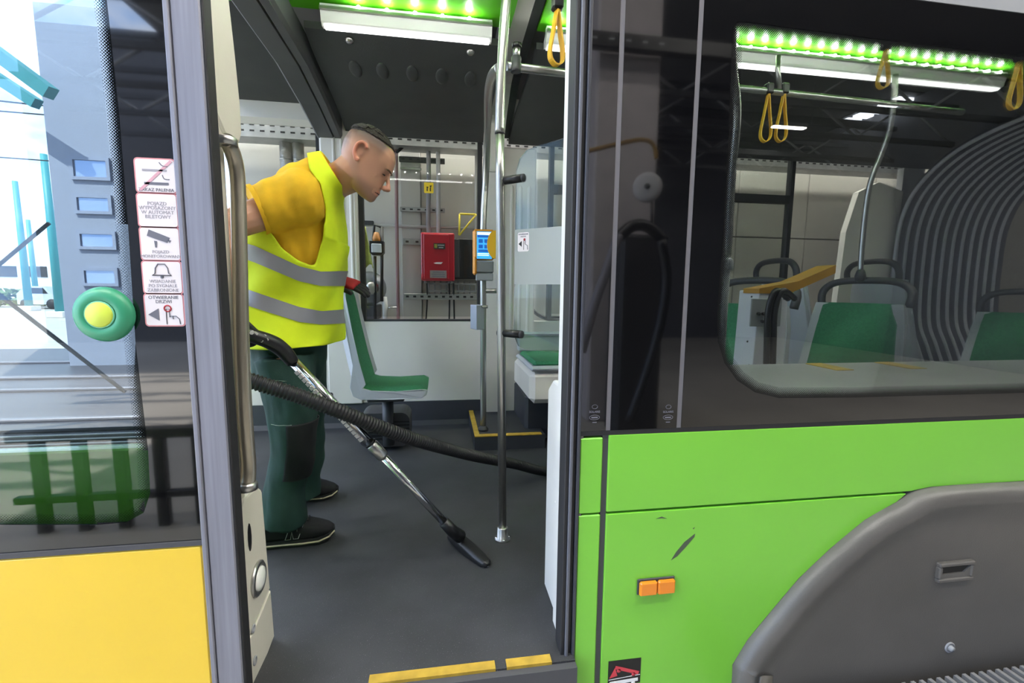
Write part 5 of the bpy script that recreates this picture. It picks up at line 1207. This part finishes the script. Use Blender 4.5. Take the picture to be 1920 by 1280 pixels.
hair = hb.build('hair', HAIR, person); sd = hair.modifiers.new('t', 'SOLIDIFY'); sd.thickness = .004; sd.offset = -1
# eyes, brows, mouth line
EYE = mat('eye_dark', '#241a15', .25); LIP = mat('lip_rose', '#a8604f', .5)
for s in (-1, 1):
    b = MB(); b.rings([[H(45.5-abs(t_)*3.2+1.2*math.cos(a), s*(16+t_*7), -8+1.7*(1-t_*t_)*math.sin(a)-abs(t_)*.8) for a in (2*math.pi*j/8 for j in range(8))] for t_ in (-1, -.6, 0, .6, 1)]); b.build('eye', EYE, person)
    b = MB(); b.rings([[H(51-(t_+1)*3.0+1.2*math.cos(a), s*(15+t_*9), 4+1.6*math.sin(a)-t_*t_*1.5) for a in (2*math.pi*j/8 for j in range(8))] for t_ in (-1, -.5, 0, .5, 1)]); b.build('eyebrow', mat('eyebrow', '#6b5038', .8), person)
    b = MB(); b.lathe(H(55, s*5.5, -30.5), hu*-1, [(0, -.004), (2.0*HU, -.003), (1.6*HU, .002), (0, .0024)], 10); b.build('nostril', EYE, person)
b = MB(); b.tube([H(50.9-abs(t_)**2*6, t_*13, -43.8-.8*t_*t_) for t_ in (-1, -.6, -.2, .2, .6, 1)], 1.0*HU, 6); b.build('mouth_line', mat('mouth_dark', '#5d2f28', .5), person)
# t-shirt
TS = mat('yellow_cotton', '#e8b41a', .85, var=.06, vscale=30, bump=.15, bscale=700)
b = MB(); ell(b, grown(tors[6:-2], 1.0, .003), 26)
cN = P(480, 394, Y=1.56); limb(b, [shN+(shN-cN)*.28, shN, (shN+cN)/2, cN], [.070, .093, .085, .076], 18)
cF = shF*.45+elF*.55; limb(b, [shF+(shF-cF)*.3, shF, (shF+cF)/2, cF], [.07, .09, .083, .075], 18)
ell(b, grown(tors[-9:], 1.0, .004), 26)
ts = remesh(b, 't_shirt', TS, .006, person, 5, .010, 15, 3.1)
d_ = (cN-shN).normalized(); b = MB(); b.tube([cN-d_*.012, cN+d_*.002], .0775, 24, cap=False)
hm = b.build('sleeve_hem', TS, ts)
nc = tors[-2]; b = MB(); b.tube([nc[0]+nc[1]*((nc[3]+.008)*math.cos(a))+LAT*((nc[4]+.0)*math.sin(a)) for a in (2*math.pi*j/24 for j in range(24))], .009, 8, closed=True); b.build('collar', TS, ts)
# safety vest
VEST = mat('high_vis_yellow', '#dff21c', .75, var=.05, vscale=20, bump=.1, bscale=500); TAPE = mat('reflective_tape', '#9b9ba1', .4, metal=.3, bump=.1, bscale=600)
def inpoly(x, y, pl):
    c = False; j = len(pl)-1
    for i in range(len(pl)):
        if (pl[i][1] > y) != (pl[j][1] > y) and x < (pl[j][0]-pl[i][0])*(y-pl[i][1])/(pl[j][1]-pl[i][1])+pl[i][0]: c = not c
        j = i
    return c
def PX(p):
    v = Vector(p)-CAM; z = v.dot(FW); return 960+FPX*v.dot(RT)/z, 640-FPX*v.dot(UP)/z
ARM = [(503, 428), (455, 400), (470, 270), (574, 270), (580, 320), (600, 343), (611, 395), (605, 445), (590, 500), (560, 489), (527, 464)]
vsec = dense(spine(TOR[1:]), 18); vsec = [(c, f, l, rf*1.04+.012+.010*max(0, 1-i/32), rl*1.03+.014+.012*max(0, 1-i/32)) for i, (c, f, l, rf, rl) in enumerate(vsec)]
nA = 160
def vring(sec, i, add=0.0):
    c, f, l, rf, rl = sec; row = []
    for k in range(nA):
        a = 2*math.pi*k/nA; ca, sa = math.cos(a), math.sin(a); w = .006*math.sin(3*a+i*.1)+.004*math.sin(7*a-i*.155) if i < 76 else .002*math.sin(5*a)
        row.append(c+f*((rf+w+add)*math.copysign(abs(ca)**.87, ca))+l*((rl+w+add)*math.copysign(abs(sa)**.87, sa)))
    return row
vr = [vring(s_, i) for i, s_ in enumerate(vsec)]
hole = set()
for i in range(len(vr)-1):
    for k in range(nA):
        if math.sin(2*math.pi*(k+.5)/nA) < .12:
            c_ = (vr[i][k]+vr[i][(k+1) % nA]+vr[i+1][k]+vr[i+1][(k+1) % nA])/4
            if inpoly(*PX(c_), ARM) and i > 32: hole.add((i, k)); hole.add((i, nA-1-k))
vb_ = MB(); vb_.v = [tuple(v) for r_ in vr for v in r_]
for i in range(len(vr)-1):
    for k in range(nA):
        if (i, k) in hole: continue
        k2 = (k+1) % nA; vb_.f.append((i*nA+k, i*nA+k2, (i+1)*nA+k2, (i+1)*nA+k)); vb_.smooth.append(True)
vest = vb_.build('safety_vest', VEST, person)
import bmesh
bm = bmesh.new(); bm.from_mesh(vest.data); bm.verts.ensure_lookup_table()
bmesh.ops.delete(bm, geom=[v for v in bm.verts if not v.link_faces], context='VERTS')
for _ in range(12):
    mv = []
    for v in bm.verts:
        if v.is_boundary:
            nb_ = [e.other_vert(v) for e in v.link_edges if e.is_boundary]
            if len(nb_) == 2: mv.append((v, (nb_[0].co+nb_[1].co)*.25+v.co*.5))
    for v, c_ in mv: v.co = c_
bm.to_mesh(vest.data); bm.free()
sd = vest.modifiers.new('t', 'SOLIDIFY'); sd.thickness = .004; sd.offset = 1
def stripe(fn0, fn1):
    """tape band lying on the vest between two pixel heights given as functions of x"""
    b = MB(); rows = []
    for k in range(nA+1):
        kk = k % nA; col = []
        for fr in (0, 1):
            best = None
            for i in range(len(vr)-1):
                p0, p1 = vr[i][kk], vr[i+1][kk]; x0, y0 = PX(p0); x1, y1 = PX(p1); tgt = (fn0 if fr == 0 else fn1)(x0)
                if (y0-tgt)*(y1-tgt) <= 0 and y1 < y0: best = p0.lerp(p1, (y0-tgt)/(y0-y1+1e-9)); cen = vsec[i][0]; break
            col.append(best)
        if col[0] is None or col[1] is None: rows.append(None); continue
        o_ = [(p-Vector((cen.x, cen.y, p.z))).normalized()*.0065 for p in col]
        rows.append([col[0]+o_[0], col[0].lerp(col[1], .5)+(o_[0]+o_[1])*.5, col[1]+o_[1]])
    rows = [r_ for r_ in rows if r_]
    return b.grid(rows).build('reflective_stripe', TAPE, vest, label='silver reflective stripe')
stripe(lambda x: np.interp(x, [463, 480, 560, 600, 640], [486, 492, 527, 536, 536]), lambda x: np.interp(x, [463, 480, 560, 600, 640], [456, 461, 499, 509, 508]))
stripe(lambda x: np.interp(x, [463, 480, 560, 600, 640], [571, 577, 603, 608, 606]), lambda x: np.interp(x, [463, 480, 560, 600, 640], [541, 547, 575, 583, 580]))
# trousers
TR = mat('dark_green_trousers', '#1f3d36', .85, var=.2, vscale=10, bump=.2, bscale=500)
b = MB()
ell(b, [(P(546, 622, Y=1.80), Vector((1, 0, 0)), LAT, .135, .165), (P(545, 660, Y=1.80), Vector((1, 0, 0)), LAT, .128, .170), (P(543, 700, Y=1.80), Vector((1, 0, 0)), LAT, .115, .165), (P(545, 730, Y=1.80), Vector((1, 0, 0)), LAT, .085, .13)], 26)
limb(b, [P(a, c_, Y=y) for a, c_, y in LN], [.108, .094, .074, .070, .080], 20)
limb(b, [P(a, c_, Y=y) for a, c_, y in LF], [.105, .090, .070, .064, .070], 20)
tro = remesh(b, 'trousers', TR, .006, person, 5, .016, 11, 9.3)
# knee pad and stitching on the near leg
lp = smoothpath([P(a, c_, Y=y) for a, c_, y in LN], 24); lr = list(np.interp(np.linspace(0, 4, len(lp)), range(5), [.108, .094, .074, .070, .080]))
rows = []
for i in range(len(lp)):
    x, y = PX(lp[i])
    if 782 <= y <= 888:
        rows.append([lp[i]+Vector((math.cos(a), math.sin(a), 0))*(lr[i]+.011) for a in np.linspace(-1.5, .7, 30)])
kp = MB().grid(rows).build('knee_pad', mat('black_knee_fabric', '#131618', .85, bump=.2, bscale=400), tro); sw = kp.modifiers.new('w', 'SHRINKWRAP'); sw.target = tro; sw.wrap_method = 'NEAREST_SURFACEPOINT'; sw.wrap_mode = 'ABOVE_SURFACE'; sw.offset = .004
sd = kp.modifiers.new('t', 'SOLIDIFY'); sd.thickness = .003; sd.offset = 1
STI = mat('pale_stitching', '#8f9b8c', .8)
for yy_, a0_, a1_ in ((704, -2.3, -1.3), (782, -2.2, -1.3)):
    pts = []
    for a in np.linspace(a0_, a1_, 12):
        i = min(range(len(lp)), key=lambda j: abs(PX(lp[j])[1]-yy_)); pts.append(lp[i]+Vector((math.cos(a), math.sin(a), 0))*(lr[i]+.010))
    st_ = MB().tube(pts, .0012, 5).build('stitching', STI, tro); sw = st_.modifiers.new('w', 'SHRINKWRAP'); sw.target = tro; sw.wrap_mode = 'ABOVE_SURFACE'; sw.offset = .001
# shoes
SHB = mat('black_shoe_suede', '#17171b', .8, var=.15, vscale=60); SOLE = mat('shoe_sole', '#b7ab92', .6)
def shoe(heel, toe, lab):
    d = (toe-heel); d.z = 0; Lh = d.length; d.normalize(); sd_ = Vector((-d.y, d.x, 0)); upv = Vector((0, 0, 1))
    b = MB(); rows = []
    for s, w, z0, z1 in ((0, .022, .03, .10), (.03, .034, .022, .125), (.12, .038, .020, .135), (.28, .040, .020, .13), (.45, .042, .020, .112), (.62, .047, .020, .088), (.80, .046, .022, .070), (.92, .037, .026, .056), (.985, .020, .03, .046), (1, .006, .032, .04)):
        c = heel+d*(s*Lh); rows.append([c+sd_*(w*math.copysign(abs(math.cos(a))**.8, math.cos(a)))+upv*((z0+z1)/2+(z1-z0)/2*math.copysign(abs(math.sin(a))**(.8 if math.sin(a) > 0 else .35), math.sin(a))) for a in (2*math.pi*j/20 for j in range(20))])
    o = b.rings(rows).build('shoe', SHB, person, label=lab)
    b = MB(); rows = []
    for s, w, z in ((-.01, .018, .008), (.03, .037, .003), (.15, .042, .0), (.4, .043, .0), (.62, .050, .0), (.82, .049, .0), (.94, .038, .008), (1.0, .014, .018)):
        c = heel+d*(s*Lh); rows.append([c-sd_*w+upv*(z+.003), c+sd_*w+upv*(z+.003), c+sd_*w+upv*(z+.026), c-sd_*w+upv*(z+.026)])
    b.rings(rows).build('sole', BLACKR, o, smooth=False)
    b = MB(); b.tube([heel+d*(s*Lh)-sd_*(w+.002)+upv*(z+.014) for s, w, z in ((.0, .028, .006), (.15, .042, .001), (.4, .043, .0), (.62, .050, .0), (.82, .049, .001), (.94, .038, .008), (1.0, .012, .016))], .0035, 6).build('sole_edge', SOLE, o)
    # outlined letter N on the near flank
    def q(u, v): return heel+d*(Lh*(.50+u))-sd_*(.0485-.28*max(0, v-.05))+upv*v
    n_ = [(.0, .034), (.06, .086), (.11, .086), (.125, .060), (.14, .086), (.195, .086), (.135, .034), (.085, .034), (.07, .060), (.055, .034)]
    pts = [q(a*1.15-.08, c_) for a, c_ in n_]
    MB().tube(pts, .0011, 5, closed=True).build('letter_outline', mat('logo_grey', '#b9b9b4', .5), o)
    for j in range(4): MB().tube([heel+d*(Lh*(.5+j*.06))-sd_*.02+upv*(.118-j*.011), heel+d*(Lh*(.5+j*.06))+sd_*.02+upv*(.118-j*.011)], .003, 6).build('lace', BLACKP, o)
tN = P(628, 1000, Z=.01); hN = P(474, 1024, Z=0.0); shoe(Vector((hN.x, hN.y, 0)), Vector((tN.x, tN.y+.0, 0)), 'near black trainer with outlined letter')
tF = P(634, 925, Z=.01); shoe(Vector((tF.x-.285, tF.y-.0, 0)), Vector((tF.x, tF.y, 0)), 'far black trainer with outlined letter')
# gloves
GLR = mat('glove_red', '#b3262c', .8, bump=.2, bscale=400); GLB = mat('glove_black_coating', '#17171a', .55, bump=.15, bscale=300)
def hand(wrist, d, pn, th, curl, lab, L_=.185):
    """d finger direction, pn palm normal, th thumb side"""
    d = d.normalized(); pn = (pn-d*pn.dot(d)).normalized(); s = d.cross(pn).normalized()*th; sc = L_/.185
    b = MB(); ell(b, [(wrist-d*.05*sc, pn, s, .030*sc, .034*sc), (wrist, pn, s, .025*sc, .031*sc), (wrist+d*.04*sc, pn, s, .021*sc, .040*sc), (wrist+d*.08*sc, pn, s, .018*sc, .044*sc), (wrist+d*.10*sc, pn, s, .013*sc, .042*sc)], 16)
    g = remesh(b, 'glove', GLR, .004, person, 3); g['label'] = lab
    kb = wrist+d*.092*sc
    for off, ln, r_ in ((.030, .070, .0092), (.010, .078, .0096), (-.011, .072, .0092), (-.031, .056, .0082)):
        p = kb+s*(off*sc); dd = d.copy(); pts = [p-d*.02]; a = 0
        for k, fr in enumerate((.45, .32, .23)):
            a += curl*(.55, .9, .7)[k]; dd = d*math.cos(a)+pn*math.sin(a); pts.append(pts[-1]+dd*(ln*sc*fr+(.02 if k == 0 else 0)))
        MB().tube(smoothpath(pts, 3), [r_*sc]*7+[r_*.95*sc]*2+[r_*.6*sc], 10).build('finger', GLB, g)
    p = wrist+d*.03*sc+s*.03*sc; td = (d*.55+s*.7+pn*.35*(1 if curl > .5 else .2)).normalized(); t2 = (d*.85+s*.15+pn*.55*(1 if curl > .5 else .2)).normalized()
    MB().tube(smoothpath([p, p+td*.04*sc, p+td*.04*sc+t2*.03*sc, p+td*.04*sc+t2*.052*sc], 3), [.0125*sc]*4+[.0105*sc]*5+[.007*sc], 10).build('thumb', GLB, g)
    return g
hand(wrF, P(690, 541, Y=1.98)-wrF, Vector((.2, .35, -1)), -1, .35, 'red work glove with black fingers, reaching forward', .17)
gr0 = P(440, 640, Y=1.47)
hand(wrN, gr0-wrN, Vector((.55, .7, -.2)), 1, 1.0, 'red work glove gripping the vacuum handle', .17)
# ------------------------------------------------------------------ vacuum wand and hose
A = P(541, 668, Y=1.50); Bq = P(838, 984, Y=1.53); mid = P(713, 850, Y=1.515)
vw = thing('vacuum_wand', 'chrome telescopic vacuum wand with black nozzle held by the worker', 'vacuum wand', P(880, 1030, Z=0))
ax = (Bq-A).normalized()
MB().tube([A, mid], .0165, 18).build('upper_tube', CHROME, vw)
MB().tube([mid-ax*.01, Bq], .0140, 18).build('lower_tube', CHROME, vw)
MB().tube([mid-ax*.045, mid-ax*.04, mid+ax*.012, mid+ax*.018], [.0175, .0205, .0205, .016], 16).build('release_collar', STEEL, vw)
MB().tube([mid-ax*.052, mid-ax*.045], .0195, 16).build('collar_ring', BLACKP, vw)
nn = Vector((-ax.z, 0, ax.x)); nn = nn if nn.z < 0 else -nn
nn = (nn*.55+Vector((0, -.8, 0))).normalized(); sdw = ax.cross(nn).normalized()
RAT = mat('ratchet_white', '#cbbfba', .45)
Lw = (mid-A).length
for k in range(19):
    c = A+ax*(.05+k*(Lw-.12)/19)+nn*.0135
    MB().prism([c-sdw*.009, c-sdw*.009+ax*.0125, c+sdw*.009+ax*.0125, c+sdw*.009], nn*.0055).build('ratchet_tooth', RAT, vw)
tabs = A+ax*.135-nn*.0
MB().box(P(612, 748, Y=1.53)+Vector((-.018, 0, -.018)), P(612, 748, Y=1.53)+Vector((.018, .02, .018)), .004).build('slide_button', BLACKP, vw)
gpth = smoothpath([P(420, 606, Y=1.45), P(465, 626, Y=1.45), P(505, 640, Y=1.47), P(530, 656, Y=1.49), P(550, 680, Y=1.50)], 5)
MB().tube(gpth, list(np.interp(np.linspace(0, 1, len(gpth)), [0, .3, .6, .85, 1], [.020, .021, .024, .023, .019])), 16).build('grip', BLACKP, vw)
# worn tape on the grip: pale flakes
random.seed(5)
for k in range(16):
    q = gpth[random.randint(4, 11)]; a = random.uniform(-2.6, -.3); r_ = .0225
    c = q+Vector((random.uniform(-.006, .006), math.sin(a)*r_*.9, -math.cos(a)*r_*.6+.004)); s_ = random.uniform(.004, .008)
    MB().prism([c+Vector((s_*math.cos(t_)*random.uniform(.6, 1.2), -.002, s_*math.sin(t_)*random.uniform(.5, 1))) for t_ in (0, 1, 2.1, 3.1, 4.2, 5.3)], (0, -.0015, 0)).build('tape_flake', mat('tape_flake', '#c9c2bb', .7), vw)
nz0 = P(846, 992, Y=1.53); e0 = P(905, 1042, Z=.025); 
dn = (e0-Bq).normalized()
MB().tube([Bq-ax*.02, Bq+ax*.03, P(862, 1005, Z=.055)], [.020, .021, .024], 14).build('nozzle_neck', BLACKP, vw)
c0 = P(850, 995, Z=.04); c1 = P(906, 1046, Z=.022); dd = (c1-c0); dd.z = 0; dd.normalize(); sdn = Vector((-dd.y, dd.x, 0))
rows = []
for s, w, h in ((-.02, .014, .02), (.02, .024, .045), (.08, .027, .040), (.14, .026, .030), (.175, .020, .024), (.185, .010, .016)):
    c = Vector((c0.x, c0.y, 0))+dd*s*((c1-c0).length/.16); rows.append([c-sdn*w+Vector((0, 0, .006)), c+sdn*w+Vector((0, 0, .006)), c+sdn*w*.9+Vector((0, 0, h*.7)), c+sdn*w*.5+Vector((0, 0, h)), c-sdn*w*.5+Vector((0, 0, h)), c-sdn*w*.9+Vector((0, 0, h*.7))])
MB().rings(rows).build('nozzle_head', BLACKP, vw, bevel=.003)
c = Vector((c0.x, c0.y, 0))+dd*(.17*((c1-c0).length/.16)); MB().box(c+Vector((-.012, -.012, .001)), c+Vector((.012, .010, .010)), .003).build('brush_tip', STW, vw)
hpth = smoothpath([P(420, 606, Y=1.45), P(388, 604, Y=1.44), P(362, 630, Y=1.42), P(368, 668, Y=1.40), P(425, 698, Y=1.40), P(478, 716, Y=1.41), P(560, 742, Y=1.43), P(640, 772, Y=1.46), P(760, 818, Y=1.58), P(880, 852, Y=1.82), P(960, 868, Y=2.0), P(1040, 884, Y=2.2), P(1040, 884, Y=2.2)+Vector((.35, .12, -.02)), Vector((1.02, 2.36, .03))], 40)
# even spacing with ridges
acc = [0]
for i in range(1, len(hpth)): acc.append(acc[-1]+(hpth[i]-hpth[i-1]).length)
n = int(acc[-1]/.0028); ds = np.linspace(0, acc[-1], n)
hx = [np.interp(ds, acc, [p[j] for p in hpth]) for j in range(3)]
pts = [Vector((hx[0][i], hx[1][i], hx[2][i])) for i in range(n)]
for q_ in pts: q_.z = max(q_.z, .026)
rad = [.0225+.0022*math.sin(2*math.pi*i/4) for i in range(n)]
vh = thing('vacuum_hose', 'black corrugated vacuum hose sagging across the doorway', 'hose', P(1000, 890, Z=0))
MB().tube(pts, rad, 14).build('corrugated_hose', mat('hose_black', '#212124', .5), vh)
